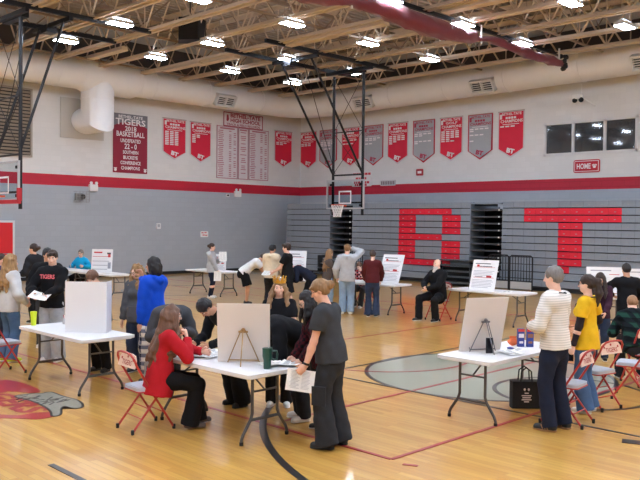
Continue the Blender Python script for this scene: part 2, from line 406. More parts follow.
# ================================================================= DUCT, WALL FITTINGS
duct_m = mat('duct_white', (240, 241, 244), .5, noise=.03, nscale=3)
black_metal = mat('black_metal', (28, 28, 32), .45, .3)
dk = mat('dark_void', (22, 22, 24), .8)
white_p = mat('white_plastic', (226, 226, 226), .45)
DR, DZ, DXc, DYc = .56, 7.58, WL+.9, WR-.9
root = thing('air_duct', 'fat white round ventilation duct running along both walls under the roof', 'duct')
pts = [(DXc, Y0+.3, DZ)]+[(DXc, y, DZ) for y in (5, 12, 18, DYc-1.6)]
for k in range(1, 9):
    a = R(180-90*k/8); pts.append((DXc+1.6+1.6*math.cos(a), DYc-1.6+1.6*math.sin(a), DZ))
pts += [(x, DYc, DZ+.012*(x+25)) for x in (-22, -16, -10, -4, 4, X1-.3)]
mb = MB(); mb.tube(pts, DR, 36); mb.build('duct_pipe', duct_m, root, True)
def ring_at(p, d, r=DR+.02, w=.05):
    mb = MB(); d = Vector(d)*w/2; mb.tube([Vector(p)-d, Vector(p)+d], r, 36); return mb
for y in (7.6, 10.6, 13.4, 17.4, 20.0, 22.9): ring_at((DXc, y, DZ), (0, 1, 0)).build('flange', duct_m, root)
for x in (-24.3, -20.9, -18.2, -15.5, -12.6, -9): ring_at((x, DYc, DZ+.012*(x+25)), (1, 0, 0)).build('flange', duct_m, root)
mb = MB(); mb.tube([(DXc, 14.3, DZ), (DXc, 14.55, DZ), (DXc, 16.5, DZ), (DXc, 16.75, DZ)], [DR, DR+.1, DR+.1, DR], 36); mb.build('branch_collar', duct_m, root, True)
el = [(DXc, 15.25, DZ), (DXc, 15.25, 7.1), (DXc, 15.25, 6.55)]
for k in range(1, 8):
    a = R(90*k/8); el.append((DXc-.55+.55*math.cos(a), 15.25, 6.55-.55*math.sin(a)))
el += [(DXc-.6, 15.25, 6.0), (WL+.02, 15.25, 6.0)]
mb = MB(); n = 36; er = .6; ez = 5.98; ey = 15.08
rings = []
for st in range(3):
    for k in range(n):
        a = 2*PI*k/n; cx, sy = er*math.cos(a), er*math.sin(a)
        rings.append(((DXc+cx, ey+sy, DZ-.1) if st == 0 else (DXc+cx, ey+sy, ez-cx*.82) if st == 1 else (WL+.03, ey+sy, ez-cx*.82)))
mb.add(rings, [(st*n+k, st*n+(k+1) % n, (st+1)*n+(k+1) % n, (st+1)*n+k) for st in range(2) for k in range(n)]); mb.build('branch_elbow', duct_m, root, True)
ring_at((DXc, 15.08, 6.72), (0, 0, 1), .62, .04).build('flange', duct_m, root)
mb = MB(); mb.box((WL+.02, 14.95, 6.05), (.04, 1.8, 1.5)); mb.build('wall_plate', mat('plate', (190, 186, 180), .5), root)
def register(x, y, z, ax):
    f = MB(); s = MB()
    if ax == 'L':
        M = Matrix(((0, .5, .866, x), (1, 0, 0, y), (0, .866, -.5, z), (0, 0, 0, 1)))
    else:
        M = Matrix(((1, 0, 0, x), (0, -.5, -.866, y), (0, .866, -.5, z), (0, 0, 0, 1)))
    W, H = 1.0, .5
    f.box((0, H/2-.03, .03), (W, .06, .3), 0, M); f.box((0, -H/2+.03, .03), (W, .06, .3), 0, M); f.box((-W/2+.03, 0, .03), (.06, H, .3), 0, M); f.box((W/2-.03, 0, .03), (.06, H, .3), 0, M); f.box((0, 0, .05), (.05, H, .26), 0, M)
    fr = f.build('grille', white_p, root)
    s.box((0, 0, .05), (W-.1, H-.1, .02), 0, M); s.build('grille_opening', dk, fr)
    v = MB()
    for k in range(5): v.box((0, -H/2+.09+k*.08, .14), (W-.1, .02, .06), 0, M)
    v.build('grille_vanes', white_p, fr)
register(DXc+DR*.86, 20.7, DZ-.26, 'L'); register(-22.2, DYc-DR*.86, DZ-.2, 'R'); register(-16.3, DYc-DR*.86, DZ-.18, 'R'); register(-10.2, DYc-DR*.86, DZ-.08, 'R')

# louvre high on the left wall
root = thing('wall_louver', 'dark slatted louvre vent high on the left wall', 'vent', (WL, 11.8, 5.7))
mb = MB(); mb.box((.02, 0, 0), (.03, 2.2, 2.35)); mb.build('backing', dk, root)
mb = MB()
for y in (-1.12, 1.12): mb.box((.05, y, 0), (.1, .06, 2.4))
for z in (-1.2, 1.2): mb.box((.05, 0, z), (.1, 2.3, .06))
mb.build('frame', mat('louver_frame', (168, 160, 150), .5), root)
mb = MB()
for k in range(19): mb.box((.07, 0, -1.1+k*.122), (.012, 2.2, .085), rot=Matrix.Rotation(R(35), 3, 'Y'))
mb.build('slats', mat('louver_slat', (150, 140, 128), .5), root)

# ---------------------------------------------------------------- banners
ban_red, ban_grey, ban_wht = mat('banner_red', (214, 30, 62), .7, noise=.05, nscale=3), mat('banner_grey', (166, 170, 176), .7, noise=.04), mat('banner_white', (232, 226, 228), .7)
ban_mar = mat('banner_maroon', (140, 20, 48), .6, noise=.08, nscale=2); ban_lt = mat('banner_edge', (206, 196, 200), .7)
def pennant(M, w, h, style, title, rows, label, seed):
    rnd = random.Random(seed)
    base = {'red': ban_red, 'grey': ban_grey}[style]; edge = {'red': ban_lt, 'grey': mat('banner_edge_red', (190, 40, 66), .7)}[style]
    root = bpy.data.objects.new('championship_pennant', None); C.objects.link(root); root.matrix_world = M
    tag(root, label, 'banner', 'pennants on the gym walls')
    def outline(k): return [(-w/2+k, -k), (-w/2+k, -h*.80+k*.2), (0, -h+k*1.2), (w/2-k, -h*.80+k*.2), (w/2-k, -k)][::-1]
    e = MB(); e.prism(outline(0), 0.012, .02); e.build('border', edge, root)
    # gently hanging cloth: a grid with shallow folds
    c = MB(); nx, ny = 12, 16; ph = rnd.random()*6
    vs = []; fs = []
    for j in range(ny+1):
        for i in range(nx+1):
            u = i/nx; x = -w/2+.05+(w-.1)*u; bot = -h*.80-(h*.2-.07)*(1-abs(2*u-1))
            y = -.05+(bot+.05)*j/ny
            vs.append((x, y, .024+.010*(1+math.sin(u*9+ph+2*j/ny))*(j/ny)))
    for j in range(ny):
        for i in range(nx): a = j*(nx+1)+i; fs.append((a, a+nx+1, a+nx+2, a+1))
    c.add(vs, fs); cl = c.build('cloth', base, root, True)
    t = MB(); wm = ban_wht
    if style == 'grey': wm = [mat('pennant_ink_red', (176, 60, 84), .7), ban_wht]
    z = .05
    T = lambda s, y, hh, ww: text_to(t, s, 0.03, y, hh, ww, .03, 0, Matrix.Translation((0, 0, z)), th=.06)
    T('BETHEL-TATE', -h*.095, h*.05, w*.74); (T(title, -h*.165, h*.05, w*.5) if title else [t.box((-w*.16+k*w*.105, -h*.15, z), (w*.08, h*.045, .006)) for k in range(4)]); T('CHAMPIONS', -h*.25, h*.06, w*.84)
    mi = 1 if style == 'grey' else 0
    t.box((0, -h*.285, z), (w*.62, h*.012, .006), mi)
    y = -h*.33
    for nr in rows:
        for k in range(4):
            if k < nr: t.box((-w*.33+k*w*.2, y, z), (w*.15, h*.028, .006), mi)
        y -= h*.043
    text_to(t, 'BT', 0, -h*.045, h*.09, w*.30, .08, 0, Matrix.Translation((0, -h*.85, z)) @ Matrix.Rotation(R(-14), 4, 'Z'), th=.06)
    t.build('lettering', wm, root)
    m = MB(); m.box((-w*.38, -h*.12, z), (w*.08, h*.10, .006)); m.build('crest', ban_wht if style == 'red' else wm, root)
    rod = MB(); rod.tube([(-w/2, -.015, .02), (w/2, -.015, .02)], .014, 6); rod.build('hanging_rod', steel_d, root)
pennant(M_left(19.15, 6.5), 1.2, 1.73, 'red', '', [3]*8, 'red pennant just right of the tall maroon tigers banner on the left wall', 1)
pennant(M_left(20.5, 6.48), 1.14, 1.75, 'red', '', [2, 2, 1, 1, 1], 'red pennant just left of the white school records board', 2)
pennant(M_left(25.34, 6.54), 1.16, 1.75, 'red', '', [3, 2], 'red pennant between the white records board and the corner of the hall', 3)
rspec = [(-26.93, 'red', '', [3, 3], 'red pennant nearest the corner, first in the row above the bleachers'),
 (-25.62, 'grey', '', [4, 4, 3, 0, 3], 'grey pennant behind the left brace of the centre basketball hoop'),
 (-24.2, 'red', '', [4, 0, 3], 'red pennant seen between the hanging posts of the centre hoop'),
 (-22.83, 'grey', '', [4, 3, 0, 2], 'grey pennant just right of the centre hoop posts'),
 (-21.45, 'red', '', [4, 4, 4, 2, 1], 'red pennant, second to the right of the centre hoop posts'),
 (-20.06, 'grey', '', [4, 2, 0, 0, 4, 1], 'grey pennant directly above the small red sign on the wall'),
 (-18.68, 'red', 'GOLF', [4, 4, 4, 4, 2, 3], 'red pennant with four long columns of dates, third from the right of its row'),
 (-17.3, 'grey', '', [4, 1, 0, 3, 0, 0, 1], 'grey pennant between two red ones, second from the right of its row'),
 (-15.92, 'red', '', [3], 'red pennant with one short line of dates, nearest the press box window')]
for i, (x, st, ti, rows, lab) in enumerate(rspec): pennant(M_right(x, 6.57), 1.14, 1.8, st, ti, rows, lab, 10+i)

# tall maroon banner
root = bpy.data.objects.new('wall_banner', None); C.objects.link(root); root.matrix_world = M_left(17.05, 5.28)
tag(root, 'tall maroon and grey basketball banner with tigers lettering, beside the duct elbow', 'banner')
mb = MB(); mb.box((0, 0, .012), (1.56, 2.34, .02)); mb.build('cloth', ban_mar, root)
mb = MB(); mb.prism([(-.78, .66), (-.5, .80), (0, .86), (.5, .80), (.78, .66), (.78, 1.17), (-.78, 1.17)], .02, .03); mb.build('grey_header', mat('banner_dkgrey', (116, 116, 124), .6), root)
mb = MB()
for s, y, h, w in (('BETHEL-TATE', 1.02, .11, 1.1), ('TIGERS', .76, .23, 1.36), ('2018', .52, .18, .52), ('BASKETBALL', .30, .19, 1.28), ('UNDEFEATED', .06, .14, .92), ('22 - 0', -.19, .2, .56), ('SOUTHERN', -.39, .13, .7), ('BUCKEYE', -.60, .13, .66), ('CONFERENCE', -.81, .13, .92), ('CHAMPIONS', -1.02, .13, .86)):
    text_to(mb, s, 0, y-.02, h, w, .03, 0, Matrix.Translation((0, 0, .034)), th=.06)
mb.build('lettering', ban_wht, root)
for px in (-.68, .68):
    mb = MB(); mb.prism([(px+.06*math.cos(a/8*2*PI), -1.06+.06*math.sin(a/8*2*PI)) for a in range(8)], .02, .034)
    for q in (-.05, 0, .05): mb.prism([(px+q+.022*math.cos(a/6*2*PI), -.99+.022*math.sin(a/6*2*PI)) for a in range(6)], .02, .034)
    mb.build('paw_mark', ban_wht, root)

# records board
root = bpy.data.objects.new('records_board', None); C.objects.link(root); root.matrix_world = M_left(22.87, 5.3)
tag(root, 'white and red school records board of three tall panels under a title panel', 'sign')
ink = mat('ink_maroon', (160, 52, 74), .7); board_w = mat('board_white', (214, 208, 212), .6)
mb = MB(); mb.box((0, 1.46, .02), (2.3, .64, .04)); tp = mb.build('title_panel', board_w, root)
mb = MB()
for (a, b, w_, h_) in ((0, 1.76, 2.3, .04), (0, 1.16, 2.3, .04), (-1.13, 1.46, .04, .6), (1.13, 1.46, .04, .6)): mb.box((a, b, .043), (w_, h_, .008))
text_to(mb, 'BETHEL-TATE', .12, 1.56, .16, 1.75, .05, 0, Matrix.Translation((0, 0, .045)), th=.05); text_to(mb, 'HIGH SCHOOL', .12, 1.35, .16, 1.75, .05, 0, Matrix.Translation((0, 0, .045)), th=.05); text_to(mb, 'TRACK & FIELD RECORDS', 0, 1.2, .09, 1.95, .03, 0, Matrix.Translation((0, 0, .045)), th=.05)
mb.prism([(-.98, 1.40), (-.90, 1.36), (-.84, 1.46), (-.88, 1.66), (-.96, 1.66)], .04, .05); mb.build('title_lettering', ink, tp)
rnd = random.Random(9)
for cx, w_ in ((-.92, 1.18), (.0, .58), (.92, 1.18)):
    mb = MB(); mb.box((cx, -.02, .02), (w_, 2.3, .04)); pn = mb.build('record_panel', board_w, root)
    mb = MB()
    for (a, b, ww, hh) in ((cx, 1.12, w_, .03), (cx, -1.16, w_, .03), (cx-w_/2+.015, 0, .03, 2.3), (cx+w_/2-.015, 0, .03, 2.3)): mb.box((a, b, .043), (ww, hh, .008))
    mb.box((cx, 1.04, .043), (w_*.7, .06, .006))
    for k in range(25):
        y = .93-k*.083
        if w_ > 1:
            mb.box((cx-.36+rnd.uniform(-.02, .02), y, .043), (rnd.uniform(.22, .34), .034, .006))
            for q in (.16, .42):
                if rnd.random() < .8: mb.box((cx+q, y, .043), (.13, .034, .006))
        elif rnd.random() < .65: mb.box((cx, y, .043), (rnd.uniform(.2, .36), .034, .006))
    mb.build('record_rows', mat('ink_soft', (176, 110, 124), .7), pn)

# small wall fittings
def emergency(M, label):
    root = bpy.data.objects.new('emergency_light', None); C.objects.link(root); root.matrix_world = M; tag(root, label, 'emergency light')
    mb = MB(); mb.rbox((0, 0, .06), (.34, .26, .12), .03); mb.build('housing', white_p, root)
    for s in (-.11, .11):
        mb = MB(); mb.lathe([(.03, 0), (.06, .03), (.06, .06)], 12, 0, Matrix.Translation((s, .18, .06)) @ Matrix.Rotation(R(0), 4, 'X')); mb.build('lamp_head', white_p, root)
emergency(M_left(15.4, 3.46, -.004), 'white twin-lamp emergency light on the red band, above the wall clock horn'); emergency(M_left(22.55, 3.46, -.004), 'white twin-lamp emergency light on the red band below the records board')
root = bpy.data.objects.new('wall_horn', None); C.objects.link(root); root.matrix_world = M_left(14.88, 3.1); tag(root, 'grey caged horn speaker on the grey block wall under the emergency light', 'speaker')
mb = MB(); mb.box((-.08, 0, .05), (.3, .26, .1)); mb.build('case', mat('case_grey', (120, 120, 124), .5), root)
mb = MB(); mb.lathe([(.05, .1), (.1, .2), (.09, .2), (.03, .1)], 14, 0, Matrix.Translation((.02, 0, 0))); mb.build('horn_mouth', mat('horn_dark', (60, 58, 60), .5), root)
mb = MB()
for k in range(5): mb.box((-.26+k*.13, 0, .23), (.012, .4, .012)); mb.box((0, -.2+k*.1, .23), (.53, .012, .012))
for a in (-.26, .26):
    for b_ in (-.2, .2): mb.box((a, b_, .115), (.012, .012, .23))
mb.build('wire_cage', mat('cage', (150, 150, 152), .5), root)
def small(name, M, d, m, label, cat, detail=None):
    root = bpy.data.objects.new(name, None); C.objects.link(root); root.matrix_world = M; tag(root, label, cat)
    mb = MB(); mb.rbox((0, 0, d[2]/2), d, min(d[:2])*.15); mb.build('body', m, root)
    if detail: detail(root)
    return root
def th_d(r): mb = MB(); mb.box((0, .02, .07), (.1, .12, .02)); mb.build('display', mat('display_grey', (170, 175, 178), .4), r)
small('thermostat', M_left(18.38, 2.0, -.004), (.2, .24, .06), white_p, 'small white control box on the grey wall, left of the pinned paper', 'thermostat', th_d)
def sp_d(r): mb = MB(); mb.lathe([(.05, .06), (.02, .1)], 12); mb.build('speaker_cone', dk, r)
small('wall_sensor', M_left(22.0, 3.38), (.14, .14, .06), white_p, 'small round white sensor left of the emergency light under the records board', 'sensor', sp_d)
def pap(r):
    mb = MB()
    for k, (x, y) in enumerate(((-.1, .06), (.06, .07), (-.04, -.04), (.1, -.05))): mb.box((x, y, .012), (.12, .05, .004))
    mb.build('print', mat('print_pink', (214, 120, 128), .7), r)
small('pinned_paper', M_left(20.75, 1.66, -.004), (.42, .26, .01), mat('paper', (232, 230, 228), .8), 'white paper notice pinned low on the left wall', 'notice', pap)
def sgn(r):
    mb = MB()
    for y, w_ in ((.22, 1.0), (.02, .7), (-.16, .9), (-.27, .8)):
        x = -w_/2
        while x < w_/2-.08: q = random.uniform(.06, .16); mb.box((x+q/2, y, .032), (q, .1, .006)); x += q+.035
    mb.build('print', mat('sign_red', (200, 50, 66), .6), r)
small('painted_sign', M_right(-23.5, 4.2), (1.22, .68, .03), mat('sign_white', (222, 220, 220), .6), 'white sign with red writing behind the centre backboard', 'sign', sgn)
small('wall_lettering', M_right(-21.98, 3.98), (.85, .24, .02), mat('sign_grey', (196, 194, 196), .6), 'small grey lettered sign resting on the red band by the centre hoop', 'sign', lambda r: (lambda mb: ([mb.box((-.34+k*.096, 0, .022), (.06, .15, .006)) for k in range(8)], mb.build('print', mat('sign_dkgrey', (130, 110, 116), .7), r)))(MB()))
small('red_sign', M_right(-20.25, 4.38), (.36, .28, .03), mat('sign_dkred', (168, 52, 62), .6), 'small red square sign on the wall under a grey pennant', 'sign', lambda r: (lambda mb: (mb.box((0, 0, .032), (.2, .1, .006)), mb.build('print', ban_wht, r)))(MB()))
def home(r):
    mb = MB(); mb.box((0, 0, .034), (.9, .38, .006)); b_ = mb.build('sign_border', ban_wht, r)
    mb = MB(); mb.box((0, 0, .039), (.86, .34, .006)); mb.build('sign_field', mat('home_red', (186, 28, 48), .6), b_)
    mb = MB(); text_to(mb, 'HOME', -.1, -.09, .18, .52, .04, 0, Matrix.Translation((0, 0, .044)), th=.05)
    mb.prism([(.3+.06*math.cos(a/10*2*PI), -.03+.05*math.sin(a/10*2*PI)) for a in range(10)], .04, .047)
    for q in (-.07, -.025, .025, .07): mb.prism([(.3+q+.02*math.cos(a/8*2*PI), .05-abs(q)*.3+.025*math.sin(a/8*2*PI)) for a in range(8)], .04, .047)
    mb.build('lettering', ban_wht, r)
small('home_sign', M_right(-12.86, 4.33), (.98, .46, .03), mat('home_red', (186, 28, 48), .6), 'red home sign with a white paw under the press box window', 'sign', home)
root = bpy.data.objects.new('security_camera', None); C.objects.link(root); root.matrix_world = M_right(-12.95, 6.75, .03); tag(root, 'white and black security camera above the press box window', 'camera')
mb = MB(); mb.tube([(0, 0, .3), (0, .45, .3)], .02, 8); mb.tube([(0, 0, .3), (.35, -.3, .06), (.35, -.3, 0)], .02, 8); mb.build('bracket', white_p, root)
mb = MB(); mb.rbox((-.12, 0, .36), (.3, .16, .2), .03); mb.build('camera_body', white_p, root)
for x in (-.2, .04): mb = MB(); mb.sphere((x, -.12, .4), .09); mb.build('lens_dome', dk, root, True)

# ---------------------------------------------------------------- ceiling fittings
uf = thing('unlit_fixture', 'x', 'ceiling fixture'); mb = MB(); mb.prism([(-.14, 0), (.14, 0), (.09, .13), (-.09, .13)], -1.1, 1.1, 0, Matrix(((0, 0, 1, 0), (1, 0, 0, 0), (0, 1, 0, 0), (0, 0, 0, 1)))); mb.build('trough', steel, uf)
for q in (-.8, .8): mb = MB(); mb.tube([(q, 0, .1), (q, 0, .32)], .01, 5); mb.build('hanger', steel_d, uf)
for i, (px, py, t) in enumerate(((107, 55, 'nearest the duct branch'), (183, 68, 'between the duct and the second light column'), (217, 62, 'left of the centre hoop frame'), (357, 31, 'below the burgundy curtain start'), (310, 42, 'above the centre hoop frame'), (480, 6, 'above the middle of the burgundy curtain'))):
    o = uf if i == 0 else dup(uf); p = at(px, py, 7.75); o.location = (p.x, p.y, 7.75)
    o['label'] = 'long beige unlit strip fixture under the roof, '+t; o['group'] = 'unlit strip fixtures'
root = thing('hanging_speaker', 'black loudspeaker hung in the roof trusses above the left wall', 'speaker', tuple(at(190, 30, 8.2)), R(40))
mb = MB(); mb.prism([(-.3, -.25), (.3, -.25), (.45, .3), (-.45, .3)], -.35, .35); mb.build('cabinet', black_metal, root)
mb = MB(); mb.tube([(0, 0, .3), (0, 0, 1.4)], .02, 6); mb.build('hanger', black_metal, root)
mb = MB(); mb.box((0, .31, 0), (.8, .02, .6)); mb.build('grille', dk, root)

# rolled divider curtain
cur = mat('curtain_burgundy', (108, 10, 32), .6, sheen=.3, noise=.12, nscale=2)
root = thing('divider_curtain', 'rolled up burgundy divider curtain strapped under the roof trusses', 'curtain')
cp = []; cr = []
for k in range(60):
    t = k/59; y = 3.0+t*20.4; x = -13.05+.8*t
    sag = .32*abs(math.sin((y-4.2)*PI/5.2)); cp.append((x-.5*0, y, 7.52-sag*.4)); cr.append((.08+.17*abs(math.sin((y-3.4)*PI/5.2))**.6)*(1 if y < 18.6 else .55))
mb = MB(); mb.tube(cp, cr, 14)
mb.v = [(x+.05*math.sin(y*9+z*14), y, z+.03*math.sin(y*13+x*22)) for x, y, z in mb.v]
mb.build('curtain_roll', cur, root, True)
mb = MB(); mb.box((-12.65, 13.5, 7.82), (.08, 22, .1)); mb.build('track', black_metal, root)
for y in (8.6, 13.8, 19.0, 23.2):
    mb = MB(); mb.tube([(-13.05+.8*(y-3)/20.4, y, 7.85), (-13.05+.8*(y-3)/20.4, y, 7.3)], .03, 6); mb.build('strap', white_p, root)
mb = MB()
for k in range(7): mb.sphere((-12.25+random.uniform(-.15, .15), 23.4+random.uniform(-.1, .1), 7.4+random.uniform(-.25, .25)), .08, 8, 6)
mb.build('winch', black_metal, root)

# ---------------------------------------------------------------- hoops hung from the roof
def hoop(label, loc, rz, pads, bdy=-2.55):
    """board in the local XZ plane, rim towards -Y, floor at z=0"""
    root = thing('basketball_hoop', label, 'basketball hoop', loc, rz)
    zb, zt, w = 2.72, 3.77, .915
    mb = MB()
    for x in (-w+.03, w-.03): mb.box((x, 0, (zb+zt)/2), (.05, .05, zt-zb))
    for z in (zb+.025, zt-.025): mb.box((0, 0, z), (2*w, .05, .05))
    bd = mb.build('backboard', mat('alu_frame', (190, 192, 196), .4, .4), root)
    g_ = mat('clear_glass', (225, 235, 240), .05)
    nt, b = nodes_of(g_); b.inputs['Transmission Weight'].default_value = 1.0; b.inputs['IOR'].default_value = 1.02
    mb = MB(); mb.box((0, 0, (zb+zt)/2), (2*w-.1, .012, zt-zb-.1)); mb.build('glass', g_, bd)
    mb = MB()
    for x in (-.28, .28): mb.box((x, -.01, 3.14), (.05, .006, .46))
    for z in (2.93, 3.35): mb.box((0, -.01, z), (.61, .006, .05))
    mb.build('target_square', ban_wht, bd)
    if pads:
        mb = MB(); mb.rbox((0, 0, zb-.03), (2*w+.06, .1, .1), .03)
        for x in (-w, w): mb.box((x, 0, zb+.16), (.09, .1, .34))
        mb.build('edge_padding', mat('pad_red', (190, 40, 52), .6), bd)
    rim = MB(); rim.tube([(.228*math.cos(2*PI*k/28), -.40+.228*math.sin(2*PI*k/28), 2.86) for k in range(28)], .011, 8, closed=True)
    rim.box((0, -.09, 2.84), (.16, .16, .05)); rm = rim.build('rim', mat('rim_orange', (222, 82, 44), .45), root, True)
    net = MB(); n = 14
    for s in (-1, 1):
        for k in range(n):
            pp = []
            for j in range(6):
                a = 2*PI*(k+s*j*.5)/n; r_ = .224-.085*min(1, j/3.5); pp.append((r_*math.cos(a), -.40+r_*math.sin(a), 2.85-.085*j))
            net.tube(pp, .008, 4)
    net.build('net', mat('net_white', (235, 235, 235), .9), rm)
    fr = MB(); H = 7.55
    for x in (-.72, .72): fr.tube([(x, .12, 2.5), (x, .12, H)], .05, 10)
    fr.tube([(-.72, .12, 3.95), (.72, .12, 3.95)], .03, 8); fr.tube([(-.72, .12, 2.95), (.72, .12, 2.95)], .03, 8)
    fr.tube([(-.72, .12, 5.5), (.72, .12, 5.5)], .02, 8)
    for z in (2.85, 3.6):
        for x in (-.72, .72): fr.box((x, .06, z), (.1, .12, .08))
    fr.build('hanging_posts', black_metal, root)
    for x in (-.72, .72): b_ = MB(); b_.tube([(x, .1, 4.0), (x, bdy, 7.72)], .04, 8); b_.build('brace', black_metal, root)
    w_ = MB(); w_.tube([(-.72, .12, 4.0), (.72, .12, 5.5)], .01, 5); w_.tube([(.72, .12, 4.0), (-.72, .12, 5.5)], .01, 5)
    w_.tube([(-.72, .12, 5.5), (.72, .12, 7.5)], .01, 5); w_.tube([(.72, .12, 5.5), (-.72, .12, 7.5)], .01, 5); w_.tube([(-.6, .1, 4.0), (-.5, bdy*.63, 7.7)], .012, 5); w_.build('stay_wires', black_metal, root)
    t = MB()
    for x in (-1.0, .95): t.box((x, bdy*.63, 7.8), (.1, 6.2, .12))
    for y in (.12, bdy): t.box((0, y, 7.68), (2.2, .1, .12))
    t.box((0, .3, 7.68), (1.2, .2, .16)); t.box((-.3, bdy+.05, 7.6), (.35, .3, .2)); t.build('roof_frame', black_metal, root)
    return root
hoop('glass-backed basketball hoop hung from the roof in front of the grey bleachers', (-19.2, 20.75, 0), 0, False)
hoop('basketball hoop with red padded glass board at the left edge, near the louvre', (-20.93, 9.1, 0), 0, True, 1.35)

# ---------------------------------------------------------------- bleachers (pushed shut), letters painted on their faces
bl_g, bl_r = mat('bleacher_grey', (138, 147, 158), .42, noise=.04, nscale=5), mat('bleacher_red', (218, 30, 58), .42, noise=.04, nscale=5)
bl_d = mat('bleacher_gap', (42, 44, 48), .7)
RH, ZT = .2425, 3.03
def rowz(k): return ZT-RH*(k+1), ZT-RH*k
def face_y(k): return 24.2+.006*(9-k) if k < 10 else 24.2-.12*(k-9)
def letter(x, k):
    if -19.5 < x < -16.5:   # B
        if k == 1 or k == 9: return x < -17.0
        if k == 5: return x < -17.35
        if 2 <= k <= 8: return x < -18.66 or x > -17.35
    if -14.12 < x < -10.70:  # T
        if k in (1, 2): return True
        if 3 <= k <= 9: return -12.87 < x < -11.96 and not (k == 9 and x > -12.12)
    return False
def bleacher(label, xa, xb, pw, rows0=0, name='bleacher_bank', xlow=99):
    root = thing(name, label, 'bleachers', ((xa+xb)/2, 24.6, 0)); ox, oy = (xa+xb)/2, 24.6
    n = max(1, round((xb-xa)/pw)); s = (xb-xa)/n
    for k in range(rows0, 12):
        z0, z1 = rowz(k); yf = face_y(k); mb = MB()
        for i in range(n):
            x0 = xa+i*s
            if k > 9 and x0+s > xlow: continue
            mi = 1 if letter(x0+s/2, k) else 0
            mb.box((x0+s/2-ox, yf+.13-oy, (z0+z1)/2+.018), (s-.006, .26, RH-.036), mi)
            mb.box((x0+s/2-ox, yf-.005-oy, z1-.035), (s-.006, .03, .045), mi)
            mb.box((x0+s*.5-ox, yf-.012-oy, z1-.12), (.06, .02, .02), 2)
        mb.build('bleacher_row', [bl_g, bl_r, white_p if False else mat('bracket_grey', (150, 154, 160), .5)], root)
    mb = MB(); mb.box((0, 25.3-oy, (ZT-.04)/2), (xb-xa-.02, 1.6, ZT-.04-rows0*RH)); mb.build('bleacher_core', bl_d, root)
    mb = MB(); mb.box((0, 24.15-oy, .055), (xb-xa-.02, .3, .11)); mb.build('kick_board', mat('kick_black', (24, 24, 26), .6), root)
    for x in (xa+.01, xb-.01): mb = MB(); mb.box((x-ox, 25.25-oy, 1.45-rows0*RH*.5), (.02, 2.0, 2.9-rows0*RH)); mb.build('end_panel', bl_g, root)
bleacher('short grey bleacher bank in the corner, left of the dark aisle under the hoop', -26.0, -23.3, .45)
bleacher('long grey bleacher bank with a big red letter B painted on its faces', -22.0, -16.2, .4265, xlow=-17.2)
bleacher('grey bleacher bank with a big red letter T painted on its faces', -14.87, 4.01, .4265)
def aisle(xa, xb, label):
    root = thing('bleacher_aisle', label, 'bleacher aisle', ((xa+xb)/2, 25, 0)); w = xb-xa-.06
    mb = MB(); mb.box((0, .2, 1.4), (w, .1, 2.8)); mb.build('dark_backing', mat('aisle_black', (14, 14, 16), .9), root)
    for k in range(0, 11):
        z0, z1 = rowz(k); mb = MB(); mb.box((0, -.30, z1-.05), (w, .9, .03)); mb.box((0, -.74, z1-.05), (w, .03, .05), 1)
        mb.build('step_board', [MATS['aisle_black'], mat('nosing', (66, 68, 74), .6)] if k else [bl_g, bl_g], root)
        if k: mb = MB(); mb.box((w/2-.1, -.765, z1-.05), (.05, .02, .05)); mb.build('step_marker', white_p, root)
aisle(-23.3, -22.0, 'dark stepped aisle in the bleachers below the centre hoop'); aisle(-16.2, -14.87, 'dark stepped aisle in the bleachers between the letters B and T')
def steps(xa, xb, label, n=5):
    root = thing('bleacher_steps', label, 'steps', ((xa+xb)/2, 23.75, 0)); w = xb-xa
    for k in range(n):
        mb = MB(); z = .14+k*.19; y = -.42+k*.17
        mb.box((0, y+.1, z), (w, .42, .035)); mb.box((0, y-.1, z), (w, .02, .05), 1); mb.build('tread', [bl_d, bl_g], root)
    mb = MB(); mb.box((-w/2+.03, -.05, .45), (.03, .5, .8)); mb.build('side_panel', bl_d, root); mb = MB(); mb.box((w/2-.03, -.05, .45), (.03, .5, .8)); mb.build('side_panel', bl_d, root)
steps(-17.25, -14.85, 'dark folding steps in front of the aisle, behind the bald bearded man'); steps(-23.25, -22.05, 'dark folding steps in front of the aisle below the centre hoop', 4)
def railing(xa, xb, y, label, panel=True):
    root = thing('guard_rail', label, 'railing', ((xa+xb)/2, y, 0)); w = xb-xa
    mb = MB(); mb.tube([(-w/2, 0, .0), (-w/2, 0, 1.12), (-w/2+.06, 0, 1.18), (w/2-.06, 0, 1.18), (w/2, 0, 1.12), (w/2, 0, 0)], .022, 8); mb.tube([(-w/2, 0, .32), (w/2, 0, .32)], .02, 8); mb.build('rail_frame', black_metal, root)
    n = max(4, round(w/.11))
    for k in range(1, n): mb = MB(); mb.tube([(-w/2+w*k/n, 0, .32), (-w/2+w*k/n, 0, 1.18)], .013, 6); mb.build('baluster', black_metal, root)
    if panel: mb = MB(); mb.box((0, 0, .17), (w-.06, .02, .24)); mb.build('lower_panel', mat('panel_grey', (168, 170, 172), .5), root)
railing(-15.0, -14.2, 23.6, 'black guard rail beside the aisle, left of its twin'); railing(-14.15, -13.3, 23.6, 'black guard rail under the left end of the red letter T'); railing(-21.6, -20.85, 23.6, 'black guard rail behind the table where the grey hooded boy stands', False)
